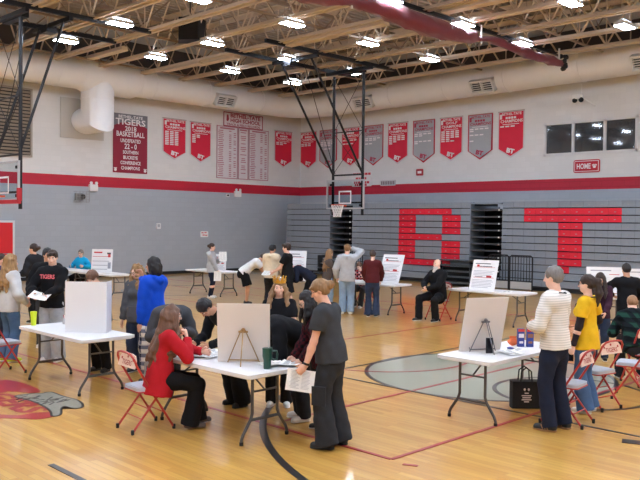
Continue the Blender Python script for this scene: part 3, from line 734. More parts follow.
# ================================================================= TABLES, CHAIRS, BOARDS, SMALL THINGS
top_w = mat('table_white', (226, 226, 228), .38, noise=.02, nscale=6); leg_m = mat('table_leg', (86, 82, 80), .4, .5)
def table(label, x0, x1, y0, y1, along='x', group='white folding tables'):
    L, W = (x1-x0, y1-y0) if along == 'x' else (y1-y0, x1-x0)
    root = thing('folding_table', label, 'table', ((x0+x1)/2, (y0+y1)/2, 0), 0 if along == 'x' else PI/2, group)
    mb = MB(); mb.rbox((0, 0, .722), (L, W, .036), .05); mb.rbox((0, 0, .70), (L-.06, W-.06, .02), .04); mb.build('tabletop', top_w, root, True)
    for s in (-1, 1):
        xl = s*(L/2-.2)
        for q in (-1, 1):
            mb = MB(); mb.tube([(xl, q*.17, .70), (xl, q*.17, .30), (xl+s*.0, q*.19, .24), (xl, q*.29, .10), (xl, q*.31, .05), (xl, q*.31, .012)], .0165, 10)
            lg = mb.build('leg', leg_m, root, True)
            mb = MB(); mb.lathe([(.02, 0), (.022, .03), (.018, .035)], 10, 0, None, (xl, q*.31, 0)); mb.build('foot_cap', black_metal, lg)
        mb = MB(); mb.tube([(xl, -.17, .52), (xl, .17, .52)], .011, 8); mb.build('crossbar', leg_m, root); mb = MB(); mb.tube([(xl, -.195, .235), (xl, .195, .235)], .017, 8); mb.build('foot_bar', leg_m, root)
        mb = MB(); mb.tube([(xl, 0, .52), (xl-s*.28, 0, .69)], .010, 8); mb.build('brace', leg_m, root)
    return root
table('white folding table with the white three-fold board and yellow cup', -10.72, -8.93, 4.86, 5.64)
table('white folding table at which the woman in the red sweater sits', -7.62, -5.83, 4.95, 5.73)
table('white folding table with the tilted poster, beside the man in the striped sweater', -5.36, -4.62, 7.36, 9.15, 'y')
table('white folding table by the wall where the woman in blue sits', -22.95, -20.95, 11.1, 11.85)
table('white folding table by the wall right of the woman in blue, carrying a white poster', -20.85, -18.9, 11.15, 11.9)
table('white folding table behind the grey hooded student holding papers', -20.0, -18.1, 14.35, 15.1)
table('white folding table where the boy in black shorts bends with two others', -15.8, -14.0, 14.0, 14.7)
table('white folding table in front of the grey hooded boy and the maroon sweater', -13.85, -11.95, 14.65, 15.4)
table('white folding table beside the seated bald bearded man', -10.62, -8.72, 15.0, 15.75)
table('white folding table behind the woman in yellow, under two poster boards', -7.72, -6.92, 16.0, 17.6, 'y')

ch_red, seat_g = mat('chair_red', (172, 44, 40), .38, coat=.3), mat('seat_grey', (170, 174, 184), .7, noise=.05)
plate_m = mat('chair_plate', (232, 206, 190), .5)
def chair(label, x, y, heading, group='red folding chairs'):
    """local +Y is the way the sitter faces"""
    if not chair.proto:
        root = thing('folding_chair', label, 'chair')
        for s in (-1, 1):
            mb = MB(); mb.tube([(s*.205, .24, .02), (s*.205, -.02, .42), (s*.205, -.2, .72), (s*.195, -.225, .79)], .0125, 8); fl_ = mb.build('front_leg', ch_red, root, True)
            mb = MB(); mb.lathe([(.017, 0), (.019, .045), (.014, .05)], 10, 0, None, (s*.205, .24, 0)); mb.build('rubber_foot', black_metal, fl_)
            mb = MB(); mb.tube([(s*.18, -.23, .02), (s*.18, .08, .40), (s*.18, .11, .43)], .0125, 8); rl_ = mb.build('rear_leg', ch_red, root, True)
            mb = MB(); mb.lathe([(.017, 0), (.019, .045), (.014, .05)], 10, 0, None, (s*.18, -.23, 0)); mb.build('rubber_foot', black_metal, rl_)
        mb = MB(); mb.tube([(-.205, -.2, .72), (-.195, -.225, .79), (-.15, -.24, .835), (-.07, -.245, .85), (.07, -.245, .85), (.15, -.24, .835), (.195, -.225, .79), (.205, -.2, .72)], .0125, 8); mb.build('back_frame', ch_red, root, True)
        mb = MB(); M = Matrix.Translation((0, -.205, .735)) @ Matrix.Rotation(R(76), 4, 'X')
        mb.prism([(-.195, -.05), (.195, -.05), (.19, .04), (.15, .085), (.07, .10), (-.07, .10), (-.15, .085), (-.19, .04)], -.006, .006, 0, M); pl = mb.build('backrest', plate_m, root)
        mb = MB(); text_to(mb, 'TIGERS', 0, -.025, .05, .22, .03, 0, M @ Matrix.Translation((0, 0, .008)), th=.03)
        Mb = M @ Matrix.Rotation(PI, 4, 'Y')
        text_to(mb, 'TIGERS', 0, -.025, .05, .22, .03, 0, Mb @ Matrix.Translation((0, 0, .008)), th=.03)
        for k in (-.13, 0, .13):
            for MM in (M, Mb): mb.prism([(k+.016*math.cos(a/5*2*PI), .062-abs(k)*.2+.016*math.sin(a/5*2*PI)) for a in range(5)], .006, .009, 0, MM)
        mb.build('lettering', ch_red, pl)
        mb = MB(); mb.rbox((0, .02, .432), (.38, .38, .014), .05); mb.build('seat_pan', ch_red, root)
        mb = MB(); mb.rbox((0, .02, .455), (.37, .37, .034), .06); mb.rbox((0, .02, .474), (.34, .34, .008), .05); mb.build('seat_cushion', seat_g, root, True)
        for xx, yy, zz in ((.205, .135, .19), (.18, -.13, .15), (.18, -.05, .25)): mb = MB(); mb.tube([(-xx, yy, zz), (xx, yy, zz)], .007, 6); mb.build('stretcher', ch_red, root)
        chair.proto = root; o = root
    else: o = dup(chair.proto)
    o.location = (x, y, 0); o.rotation_euler = (0, 0, R(heading-90)); o['label'] = label; o['group'] = group
    return o
chair.proto = None
chair('red folding chair on which the woman in the red sweater perches', -7.26, 4.70, 84)
chair('red folding chair cut off by the left edge, by the blonde long-haired student', -11.22, 4.86, 96)
chair('red folding chair right behind the man in the striped sweater', -4.20, 8.30, 186)
chair('red folding chair behind the woman in yellow, its white back plate facing us', -4.34, 9.30, 168)
chair('empty red folding chair cut off by the right edge of the photo', -4.22, 10.14, 196)
chair('red folding chair under the man in the green plaid shirt', -4.50, 11.12, 140)
chair('red folding chair under the bald bearded man', -10.84, 14.98, -90)
chair('red folding chair under the seated student in red and black plaid', -13.85, 15.85, -85)
chair('red folding chair under the woman in the blue shirt', -22.3, 12.25, -90)

# ---- boards
pw = mat('foam_white', (232, 232, 234), .6)
tan_b = mat('foam_back', (226, 216, 208), .7, noise=.02, nscale=4)
def board(name, label, loc, heading, w, h, lean, front=None, back=None, th=.008, base=.74, group=None):
    """stands on z=base; its printed face looks along heading; the top leans back"""
    root = thing(name, label, 'poster board', (loc[0], loc[1], base), R(heading+90), group)   # local -Y = face
    M = Matrix.Rotation(R(-lean), 4, 'X')
    mb = MB(); mb.box((0, 0, h/2+.004), (w, th, h), 0, M); p = mb.build('panel', back or pw, root)
    if front:
        mb = MB(); front(mb, w, h, M @ Matrix(((1, 0, 0, 0), (0, 0, -1, -th/2-.0015), (0, 1, 0, 0), (0, 0, 0, 1))))
        mb.build('print', [mat('print_grey', (150, 152, 162), .8), mat('print_red', (196, 60, 64), .8), mat('print_dark', (70, 72, 80), .8), mat('print_pale', (208, 212, 220), .8)], p)
    return root, M
def lay_lines(rows):
    def f(mb, w, h, M):
        for (x, y, ww, hh, mi) in rows: mb.box((x*w, y*h, 0), (ww*w, hh*h, .002), mi, M)
    return f
rr = random.Random(3)
def textrows(y0, y1, n, mi=0, xa=-.42, xb=.42):
    o = []
    for k in range(n):
        y = y0+(y1-y0)*k/max(1, n-1); w_ = (xb-xa)*rr.uniform(.75, 1); o.append((xa+w_/2, y, w_, .012, mi))
    return o
def easel(label, loc, heading, h=.42, m=None, spread=.17, group='tabletop easels'):
    root = thing('tabletop_easel', label, 'easel', (loc[0], loc[1], .74), R(heading+90), group)
    m = m or mat('brass', (176, 142, 96), .35, .8)
    for a, b in ((-spread, -.05), (spread, -.05), (0, .22)):
        mb = MB(); mb.tube([(a, b, .006), (a*.12, .02, h)], .006, 8); mb.build('leg', m, root)
    mb = MB(); mb.tube([(-.05, .015, h-.02), (.05, .015, h-.02)], .012, 8); mb.sphere((0, .018, h), .022, 8, 6); mb.build('hinge', m, root)
    mb = MB(); mb.box((0, -.05, .03), (2*spread*.95, .012, .012)); 
    for s in (-1, 1): mb.tube([(s*spread*.9, -.05, .03), (s*spread*.9, -.085, .03), (s*spread*.9, -.09, .05)], .005, 6)
    mb.build('ledge', m, root); return root
# three-fold board on the left table
root = thing('trifold_board', 'blank white three-fold board standing on the left table', 'poster board', (-9.52, 5.24, .74), R(40))
mb = MB(); mb.box((0, 0, .34), (.56, .006, .68)); mb.build('centre_panel', pw, root)
for s in (-1, 1):
    mb = MB(); mb.box((s*.14, 0, .34), (.28, .006, .68)); mb.build('side_panel', pw, root, loc=(s*.28, 0, 0), rot=(0, 0, s*R(70 if s < 0 else 96)))
# certificate-like board on the centre table, seen from behind
bh = 133
cb = (-6.44, 5.40)
board('poster_board', 'pale poster board on a brass easel on the centre table, seen from behind', cb, bh, .56, .645, 10,
      lay_lines([(0, .8, .5, .06, 1), (0, .6, .7, .03, 0), (0, .5, .6, .02, 0), (0, .3, .7, .02, 0)]), tan_b)
easel('brass tabletop easel behind the pale board on the centre table', (cb[0]+.085*math.cos(R(bh+180)), cb[1]+.085*math.sin(R(bh+180))), bh, .36)
g = None
cb2 = (-5.17, 7.97); bh2 = 152
board('poster_board', 'large tilted poster board on the right table, seen from behind', cb2, bh2, .55, .67, 16,
      lay_lines([(0, .85, .6, .05, 1)]+textrows(.7, .2, 8)), tan_b)
easel('dark metal tabletop easel behind the tilted board on the right table', (cb2[0]+.125*math.cos(R(bh2+180)), cb2[1]+.125*math.sin(R(bh2+180))), bh2, .38, mat('easel_steel', (120, 118, 120), .35, .7))
# far posters
def poster_red(mb, w, h, M):
    for r in [(-.1, .88, .6, .025, 2), (.0, .76, .8, .01, 1), (.02, .79, .5, .02, 2), (0, .42, .8, .012, 1), (.2, .46, .2, .06, 1), (-.28, .81, .10, .07, 1), (-.2, .45, .3, .015, 2)]+textrows(.64, .5, 4)+textrows(.34, .1, 6): lay_lines([r])(mb, w, h, M)
def poster_soft(mb, w, h, M):
    for r in [(-.15, .88, .5, .035, 0), (.2, .74, .3, .02, 1), (-.25, .70, .4, .02, 3)]+textrows(.62, .2, 9, 3)+textrows(.58, .25, 3, 0, -.4, 0): lay_lines([r])(mb, w, h, M)
def poster_wall(mb, w, h, M):
    for r in [(-.2, .86, .4, .06, 1), (-.02, .68, .86, .02, 1), (-.05, .48, .8, .025, 0), (-.08, .30, .72, .025, 0), (-.08, .13, .7, .025, 0), (.32, .82, .18, .07, 2), (.34, .72, .12, .14, 1), (.36, .3, .14, .28, 0)]+textrows(.6, .54, 2, 3)+textrows(.42, .36, 2, 3): lay_lines([r])(mb, w, h, M)
board('poster_board', 'white poster with red heading on the table right of the woman in blue', (-20.2, 11.6), -52, .62, .66, 8, poster_wall)
board('poster_board', 'white poster with two red headings, tall, on the table of the bald man', (-9.82, 15.18), -82, .62, .72, 20, poster_red)
board('poster_board', 'white poster board behind the student in the maroon sweater', (-12.45, 15.05), -84, .62, .76, 22, poster_red)
board('poster_board', 'white poster between the boy in black and the cream hooded student', (-15.15, 14.4), -60, .62, .74, 12, poster_red)
board('poster_board', 'white poster board behind the dark-haired girl at the right', tuple(at(607, 295, .74))[:2], -58, .85, .60, 8, poster_soft)
board('poster_board', 'white poster board at the right edge, behind the student in black', tuple(at(638, 296, .74))[:2], -58, .75, .58, 8, poster_soft)
board('poster_board', 'small white poster on the table behind the grey hooded student', (-18.75, 14.75), -40, .35, .5, 10, poster_red)

# ---- small things
paper = mat('paper_white', (238, 238, 236), .8); print_m = mat('paper_print', (176, 178, 184), .8)
def sheet(label, loc, rot, w=.216, h=.279, rows=14, name='paper_sheet', group=None, cat='paper'):
    root = thing(name, label, cat, loc, 0, group); root.rotation_euler = rot
    mb = MB(); nx = 6; vs = []; fs = []
    for zz in (0, .0025):
        for i in range(nx+1):
            for j in (0, 1): u = i/nx-.5; vs.append((u*w, (j-.5)*h, zz+.012*(u*u*4-.5)))
    for k in (0, (nx+1)*2):
        for i in range(nx): a = k+i*2; fs.append((a, a+2, a+3, a+1) if k else (a, a+1, a+3, a+2))
    o_ = (nx+1)*2
    for i in range(nx): fs += [(i*2, i*2+2, o_+i*2+2, o_+i*2), (i*2+1, o_+i*2+1, o_+i*2+3, i*2+3)]
    fs += [(0, o_, o_+1, 1), (nx*2, nx*2+1, o_+nx*2+1, o_+nx*2)]
    mb.add(vs, fs); sh_ = mb.build('leaf', paper, root)
    if rows:
        mb = MB(); r2 = random.Random(int(loc[0]*100))
        for k in range(rows):
            y = h*.42-k*h*.84/rows
            for (a, b) in ((-.42, -.02), (.04, .42)):
                L = (b-a)*r2.uniform(.6, 1)*w; xc = a*w+L/2; u = xc/w; mb.box((xc, y, .0042+.012*(u*u*4-.5)+.001), (L, h*.018, .001))
        mb.build('print', print_m, root)
    return root
for i, (x, y, a, lab) in enumerate(((-6.95, 5.28, 20, 'white sheet near the pen, in front of the writing student'), (-7.12, 5.5, 70, 'white sheet under the hand of the bent writing student'), (-6.08, 5.50, -15, 'white sheet right of the green tumbler'), (-5.98, 5.66, 35, 'white sheet at the far right corner of the centre table'))):
    sheet(lab, (x, y, .748+.006*i), (0, 0, R(a)), group='sheets on the centre table')
for i, (x, y, a, lab) in enumerate(((-4.9, 8.3, 15, 'white sheet on the right table beside the snack box'), (-4.8, 8.05, 60, 'white sheet lying behind the tilted poster on the right table'))): sheet(lab, (x, y, .748+.006*i), (0, 0, R(a)), group='sheets on the right table')
for x, y, a, lab in ((-19.5, 11.4, 10, 'white sheet right of the wall poster'), (-9.2, 15.25, 30, 'white sheet on the table right of the tall two-heading poster'), (-13.1, 14.9, 20, 'white sheet between the hooded boy and the maroon sweater'), (-15.0, 14.2, 50, 'white sheet under the hands of the boy in black shorts')): sheet(lab, (x, y, .748), (0, 0, R(a)))
# tumbler with handle and straw
root = thing('tumbler', 'dark green tumbler with side handle and straw on the centre table', 'tumbler', (-5.99, 5.33, .74), R(45))
gr = mat('tumbler_green', (22, 74, 60), .35)
mb = MB(); mb.lathe([(.034, 0), (.037, .01), (.039, .09), (.05, .13), (.051, .20)], 24); mb.build('cup', gr, root, True)
mb = MB(); mb.tube([(.05, 0, .185), (.095, 0, .185), (.102, 0, .15), (.098, 0, .10), (.06, 0, .095), (.045, 0, .11)], .011, 8); mb.build('handle', gr, root, True)
mb = MB(); mb.lathe([(.052, .2), (.052, .215), (.03, .22)], 24); mb.build('lid', gr, root, True)
mb = MB(); mb.tube([(.01, 0, .21), (.014, 0, .30)], .006, 8); mb.build('straw', mat('straw_clear', (206, 206, 200), .3), root)
root = thing('pen', 'black pen lying on the centre table before the red sweater', 'pen', (-6.93, 5.17, .748), R(40)); mb = MB(); mb.tube([(-.07, 0, .006), (.06, 0, .006)], .006, 8); mb.build('barrel', black_metal, root); mb = MB(); mb.tube([(.06, 0, .006), (.075, 0, .006)], [.006, .002], 8); mb.build('tip', mat('steel_grey', (150, 150, 155), .3, .9), root)
# cup and jar on the left table
root = thing('cup', 'tall yellow-green cup on the far left corner of the left table', 'cup', (-10.66, 5.06, .74)); yg = mat('cup_lime', (206, 224, 40), .4)
mb = MB(); mb.lathe([(.034, 0), (.045, .17), (.046, .175)], 20); mb.build('body', yg, root, True); mb = MB(); mb.lathe([(.048, .175), (.046, .195), (.02, .2)], 20); mb.build('lid', yg, root, True)
root = thing('jar', 'small clear jar of red and white sticks on the left table', 'jar', (-10.50, 5.46, .74)); cg = mat('jar_glass', (205, 205, 210), .15, spec=.6)
mb = MB(); mb.lathe([(.035, 0), (.04, .01), (.04, .08), (.036, .085)], 18); mb.build('body', cg, root, True)
for k in range(5): mb = MB(); a = k*1.3; mb.tube([(.012*math.cos(a), .012*math.sin(a), .06), (.028*math.cos(a), .028*math.sin(a), .13)], .005, 6); mb.build('stick', MATS['pad_red'] if k % 2 else paper, root)
# on the right table
def snack(label, loc, rz, m, m2, w=.08, h=.22, g='snack boxes on the right table'):
    root = thing('snack_box', label, 'box', (loc[0], loc[1], .74), rz, g); mb = MB(); mb.box((0, 0, h/2), (w, .05, h)); b_ = mb.build('carton', m, root)
    mb = MB(); mb.box((0, -.026, h*.62), (w*.8, .003, h*.22)); mb.box((0, -.026, h*.25), (w*.6, .003, h*.12)); mb.build('front_print', m2, b_)
    mb = MB(); mb.box((0, -.026, h*.92), (w, .003, h*.14)); mb.build('top_band', mat('snack_red', (200, 60, 50), .5), b_)
bl = mat('snack_blue', (44, 62, 140), .5)
snack('blue snack box on the right table, left one of the pair', (-5.00, 8.62), R(48), bl, ban_wht); snack('blue and brown snack box on the right table, against the striped sweater', (-4.92, 8.70), R(44), bl, mat('snack_brown', (150, 100, 70), .5))
root = thing('snack_bag', 'small orange crinkled snack bag left of the blue boxes', 'bag', (-5.10, 8.60, .74), R(40)); mb = MB(); mb.sphere((0, 0, .05), (.06, .03, .05), 12, 8); mb.v = [(x+.006*math.sin(z*90), y+.006*math.sin(x*80), z) for x, y, z in mb.v]; mb.build('pouch', mat('bag_orange', (226, 110, 62), .5), root, True); mb = MB(); mb.box((0, 0, .105), (.08, .004, .03)); mb.build('seal', mat('bag_orange', (226, 110, 62), .5), root)
root = thing('tape_roll', 'small blue object lying on the right table behind the tilted board', 'tape', (-4.97, 8.33, .74)); mb = MB(); mb.tube([(.03*math.cos(a/20*2*PI), .03*math.sin(a/20*2*PI), .013) for a in range(20)], .013, 8, closed=True); mb.build('roll', bl, root, True)
root = thing('phone', 'black phone-sized case leaning on the easel on the right table', 'phone', (-4.99, 7.90, .74), R(60)); mb = MB(); mb.rbox((0, 0, .09), (.085, .03, .18), .01); mb.build('case', black_metal, root); mb = MB(); mb.box((0, -.017, .1), (.07, .003, .14)); mb.build('screen', mat('screen_dark', (24, 24, 30), .2), root)
# tote bag under the right table
root = thing('tote_bag', 'black tote bag with white print standing on the floor under the right table', 'bag', (-4.93, 8.62, 0), R(45)); bkc = mat('tote_black', (26, 26, 28), .8, bump=.2)
mb = MB(); mb.prism([(-.17, -.08), (.17, -.08), (.18, 0), (.17, .08), (-.17, .08), (-.18, 0)], 0, .33); mb.build('body', bkc, root)
for s in (-1, 1): mb = MB(); mb.tube([(-.07, s*.065, .32), (-.06, s*.06, .45), (0, s*.05, .5), (.06, s*.06, .45), (.07, s*.065, .32)], .009, 6); mb.build('handle', bkc, root, True)
mb = MB(); [mb.box((x, -.083, z), (w_, .004, .012)) for x, z, w_ in ((0, .16, .12), (0, .135, .1), (0, .11, .12), (0, .085, .06), (0, .19, .05))]; [mb.prism([(sx+.014*math.cos(a/6*2*PI), .235+.018*math.sin(a/6*2*PI)) for a in range(6)], .081, .086, 0, Matrix(((1, 0, 0, 0), (0, 0, -1, 0), (0, 1, 0, 0), (0, 0, 0, 1)))) for sx in (-.025, .025)]; mb.build('print', ban_wht, root)
# ================================================================= PEOPLE
def surface_nets(F, org, h):
    s = F < 0
    nx, ny, nz = F.shape
    c = np.zeros((nx-1, ny-1, nz-1), np.int8)
    for i in (0, 1):
        for j in (0, 1):
            for k in (0, 1): c += s[i:nx-1+i, j:ny-1+j, k:nz-1+k]
    act = (c > 0) & (c < 8); idx = np.argwhere(act)
    if len(idx) == 0: return np.zeros((0, 3)), np.zeros((0, 4), int)
    num = -np.ones(act.shape, np.int64); num[act] = np.arange(len(idx))
    acc = np.zeros((len(idx), 3)); cnt = np.zeros(len(idx))
    I = idx.T
    corners = [(i, j, k) for i in (0, 1) for j in (0, 1) for k in (0, 1)]
    for a in corners:
        for ax in range(3):
            if a[ax]: continue
            b = list(a); b[ax] = 1
            fa = F[I[0]+a[0], I[1]+a[1], I[2]+a[2]]; fb = F[I[0]+b[0], I[1]+b[1], I[2]+b[2]]
            m = (fa < 0) != (fb < 0)
            t = np.where(m, fa/np.where(m, fa-fb, 1), 0)
            P = np.zeros((len(idx), 3)); P[:] = a; P[:, ax] = t
            acc[m] += P[m]; cnt[m] += 1
    V = (idx+acc/cnt[:, None])*h+org
    quads = []
    for ax in range(3):
        u, w = (ax+1) % 3, (ax+2) % 3
        sl0 = [slice(None)]*3; sl1 = [slice(None)]*3; sl0[ax] = slice(0, -1); sl1[ax] = slice(1, None)
        d = s[tuple(sl0)] != s[tuple(sl1)]
        E = np.argwhere(d)
        E = E[(E[:, u] > 0) & (E[:, w] > 0) & (E[:, u] < F.shape[u]-1) & (E[:, w] < F.shape[w]-1)]
        if len(E) == 0: continue
        def at_(du, dw):
            q = E.copy(); q[:, u] += du; q[:, w] += dw; return num[q[:, 0], q[:, 1], q[:, 2]]
        Q = np.stack([at_(-1, -1), at_(0, -1), at_(0, 0), at_(-1, 0)], 1)
        flip = ~s[E[:, 0], E[:, 1], E[:, 2]]
        Q[flip] = Q[flip][:, ::-1]; quads.append(Q)
    return V, np.concatenate(quads)

class SDF:
    """ordered list of solids, evaluated on a grid; smooth unions where k > 0"""
    def __init__(s): s.ops = []
    def cone(s, a, b, ra, rb, k=.02, flat=None, cuts=()):
        s.ops.append(('c', np.array(a, float), np.array(b, float), ra, rb, k, flat, cuts)); return s
    def chain(s, pts, rs, k=.02, flat=None, cuts=()):
        for i in range(len(pts)-1): s.cone(pts[i], pts[i+1], rs[i], rs[i+1], k, flat, cuts if i == len(pts)-2 else ())
        return s
    def ell(s, c, r, Rm=None, k=.02, cuts=()):
        s.ops.append(('e', np.array(c, float), np.array(r, float), np.eye(3) if Rm is None else Rm, k, cuts)); return s
    def sub_ell(s, c, r, Rm=None): s.ops.append(('se', np.array(c, float), np.array(r, float), np.eye(3) if Rm is None else Rm)); return s
    def sub_cone(s, a, b, ra, rb): s.ops.append(('sc', np.array(a, float), np.array(b, float), ra, rb)); return s
    def cut(s, p, n): s.ops.append(('p', np.array(p, float), np.array(n, float))); return s
    def wrinkle(s, amp, f, ph=0): s.ops.append(('w', amp, f, ph)); return s
    def bounds(s):
        lo = np.full(3, 1e9); hi = -lo
        for o in s.ops:
            if o[0] == 'c':
                r = max(o[3], o[4])*1.05
                for p in (o[1], o[2]): lo = np.minimum(lo, p-r); hi = np.maximum(hi, p+r)
            elif o[0] == 'e':
                r = max(o[2])*1.05; lo = np.minimum(lo, o[1]-r); hi = np.maximum(hi, o[1]+r)
        return lo-.03, hi+.03
    @staticmethod
    def dcone(X, Y, Z, a, b, ra, rb, flat):
        ab = b-a; L2 = max(ab @ ab, 1e-9)
        px, py, pz = X-a[0], Y-a[1], Z-a[2]
        t = np.clip((px*ab[0]+py*ab[1]+pz*ab[2])/L2, 0, 1)
        vx, vy, vz = px-t*ab[0], py-t*ab[1], pz-t*ab[2]
        if flat is not None:
            n, f = flat; q = (vx*n[0]+vy*n[1]+vz*n[2])*(1/f-1)
            vx, vy, vz = vx+n[0]*q, vy+n[1]*q, vz+n[2]*q
        return np.sqrt(vx*vx+vy*vy+vz*vz)-(ra+(rb-ra)*t)
    @staticmethod
    def dell(X, Y, Z, c, r, Rm):
        px, py, pz = X-c[0], Y-c[1], Z-c[2]
        q = [Rm[0, i]*px+Rm[1, i]*py+Rm[2, i]*pz for i in range(3)]
        k0 = np.sqrt((q[0]/r[0])**2+(q[1]/r[1])**2+(q[2]/r[2])**2)
        k1 = np.sqrt((q[0]/r[0]**2)**2+(q[1]/r[1]**2)**2+(q[2]/r[2]**2)**2)+1e-9
        return k0*(k0-1)/k1
    def mesh(s, h):
        lo, hi = s.bounds(); n = np.ceil((hi-lo)/h).astype(int)+2
        ax = [lo[i]+h*np.arange(n[i]) for i in range(3)]
        F = np.full(tuple(n), .12, np.float32)
        def box(blo, bhi):
            i0 = np.clip(np.floor((blo-lo)/h).astype(int), 0, n); i1 = np.clip(np.ceil((bhi-lo)/h).astype(int)+1, 0, n)
            return tuple(slice(a, b) for a, b in zip(i0, i1))
        def grid(sl): return ax[0][sl[0]][:, None, None], ax[1][sl[1]][None, :, None], ax[2][sl[2]][None, None, :]
        for o in s.ops:
            if o[0] in ('c', 'e'):
                if o[0] == 'c': r = max(o[3], o[4])*1.02; blo = np.minimum(o[1], o[2])-r; bhi = np.maximum(o[1], o[2])+r; k = o[5]; cuts = o[7]
                else: r = max(o[2]); blo = o[1]-r; bhi = o[1]+r; k = o[4]; cuts = o[5]
                m = k+4*h; sl = box(blo-m, bhi+m); X, Y, Z = grid(sl)
                d = s.dcone(X, Y, Z, *o[1:5], o[6]) if o[0] == 'c' else s.dell(X, Y, Z, o[1], o[2], o[3])
                for p, nn in cuts: d = np.maximum(d, (X-p[0])*nn[0]+(Y-p[1])*nn[1]+(Z-p[2])*nn[2])
                f = F[sl]
                if k > 0:
                    hh = np.clip(.5+.5*(f-d)/k, 0, 1); F[sl] = f+(d-f)*hh-k*hh*(1-hh)
                else: F[sl] = np.minimum(f, d)
            elif o[0] in ('se', 'sc'):
                if o[0] == 'se': r = max(o[2]); sl = box(o[1]-r-3*h, o[1]+r+3*h); X, Y, Z = grid(sl); d = s.dell(X, Y, Z, o[1], o[2], o[3])
                else: r = max(o[3], o[4]); sl = box(np.minimum(o[1], o[2])-r-3*h, np.maximum(o[1], o[2])+r+3*h); X, Y, Z = grid(sl); d = s.dcone(X, Y, Z, *o[1:5], None)
                F[sl] = np.maximum(F[sl], -d)
            elif o[0] == 'p':
                X, Y, Z = grid((slice(None),)*3); F = np.maximum(F, ((X-o[1][0])*o[2][0]+(Y-o[1][1])*o[2][1]+(Z-o[1][2])*o[2][2]).astype(np.float32))
            elif o[0] == 'w':
                X, Y, Z = grid((slice(None),)*3); f, ph = o[2], o[3]
                F = F+(o[1]*np.sin(f*(X*.8+Z*.55)+ph+1.3*np.sin(f*.5*Y+f*.35*Z))*np.sin(f*(Y*.9-Z*.5)+ph*2+1.1*np.sin(f*.45*X))).astype(np.float32)
        return surface_nets(F, lo, h)

def sdf_obj(name, sdf, h, m, parent=None, scale=1.0):
    V, Q = sdf.mesh(h)
    me = bpy.data.meshes.new(name)
    me.vertices.add(len(V)); me.vertices.foreach_set('co', (V*scale).astype(np.float32).ravel())
    me.loops.add(len(Q)*4); me.loops.foreach_set('vertex_index', Q.ravel().astype(np.int32))
    me.polygons.add(len(Q)); me.polygons.foreach_set('loop_start', np.arange(0, len(Q)*4, 4, dtype=np.int32)); me.polygons.foreach_set('loop_total', np.full(len(Q), 4, np.int32))
    me.polygons.foreach_set('use_smooth', np.ones(len(Q), bool))
    me.materials.append(m); me.update(calc_edges=True)
    return link(name, me, parent)

def rotm(axis, deg): return np.array(Matrix.Rotation(R(deg), 3, axis))
def unit(v): v = np.array(v, float); return v/(np.linalg.norm(v)+1e-9)
def ik(a, b, l1, l2, pole):
    a, b = np.array(a, float), np.array(b, float); d = b-a; L = np.linalg.norm(d)
    if L > (l1+l2)*.998: b = a+d/L*(l1+l2)*.998; d = b-a; L = np.linalg.norm(d)
    u = d/L; x = (l1*l1-l2*l2+L*L)/(2*L); hgt = math.sqrt(max(l1*l1-x*x, 0))
    p = np.array(pole, float); p = p-u*(p @ u); p = unit(p)
    return a+u*x+p*hgt, b

SKIN = {k: mat('skin_'+k, c, .55, spec=.35, noise=.05, nscale=20) for k, c in (('light', (232, 188, 166)), ('fair', (222, 172, 148)), ('tan', (196, 146, 118)))}
HAIR = {}
def hairm(name, rgb, rgb2=None):
    if name in HAIR: return HAIR[name]
    def f(nt, tc):
        mp = nt.nodes.new('ShaderNodeMapping'); mp.inputs['Scale'].default_value = (60, 60, 6); nt.links.new(tc.outputs['Object'], mp.inputs['Vector'])
        n = nt.nodes.new('ShaderNodeTexNoise'); n.inputs['Scale'].default_value = 1; n.inputs['Detail'].default_value = 3; nt.links.new(mp.outputs[0], n.inputs['Vector'])
        r2 = rgb2 or tuple(min(255, v*1.6+6) for v in rgb)
        nn, b = nodes_of_nt(nt); bp = nt.nodes.new('ShaderNodeBump'); bp.inputs['Strength'].default_value = .5; bp.inputs['Distance'].default_value = .01
        nt.links.new(n.outputs['Fac'], bp.inputs['Height']); nt.links.new(bp.outputs['Normal'], b.inputs['Normal'])
        return mixc(nt, n.outputs['Fac'], rgb, r2)
    HAIR[name] = pattern('hair_'+name, f, .5, .35); return HAIR[name]
def nodes_of_nt(nt): return nt, nt.nodes['Principled BSDF']
hairm('black', (20, 18, 20)); hairm('dark', (40, 30, 26)); hairm('brown', (72, 50, 38)); hairm('lbrown', (112, 82, 58)); hairm('dblond', (108, 80, 54), (160, 124, 86)); hairm('blond', (170, 132, 84), (214, 180, 128)); hairm('grey', (96, 92, 90), (136, 132, 130)); hairm('beard', (176, 172, 168), (222, 220, 218)); hairm('ombre', (92, 66, 48), (186, 148, 98))

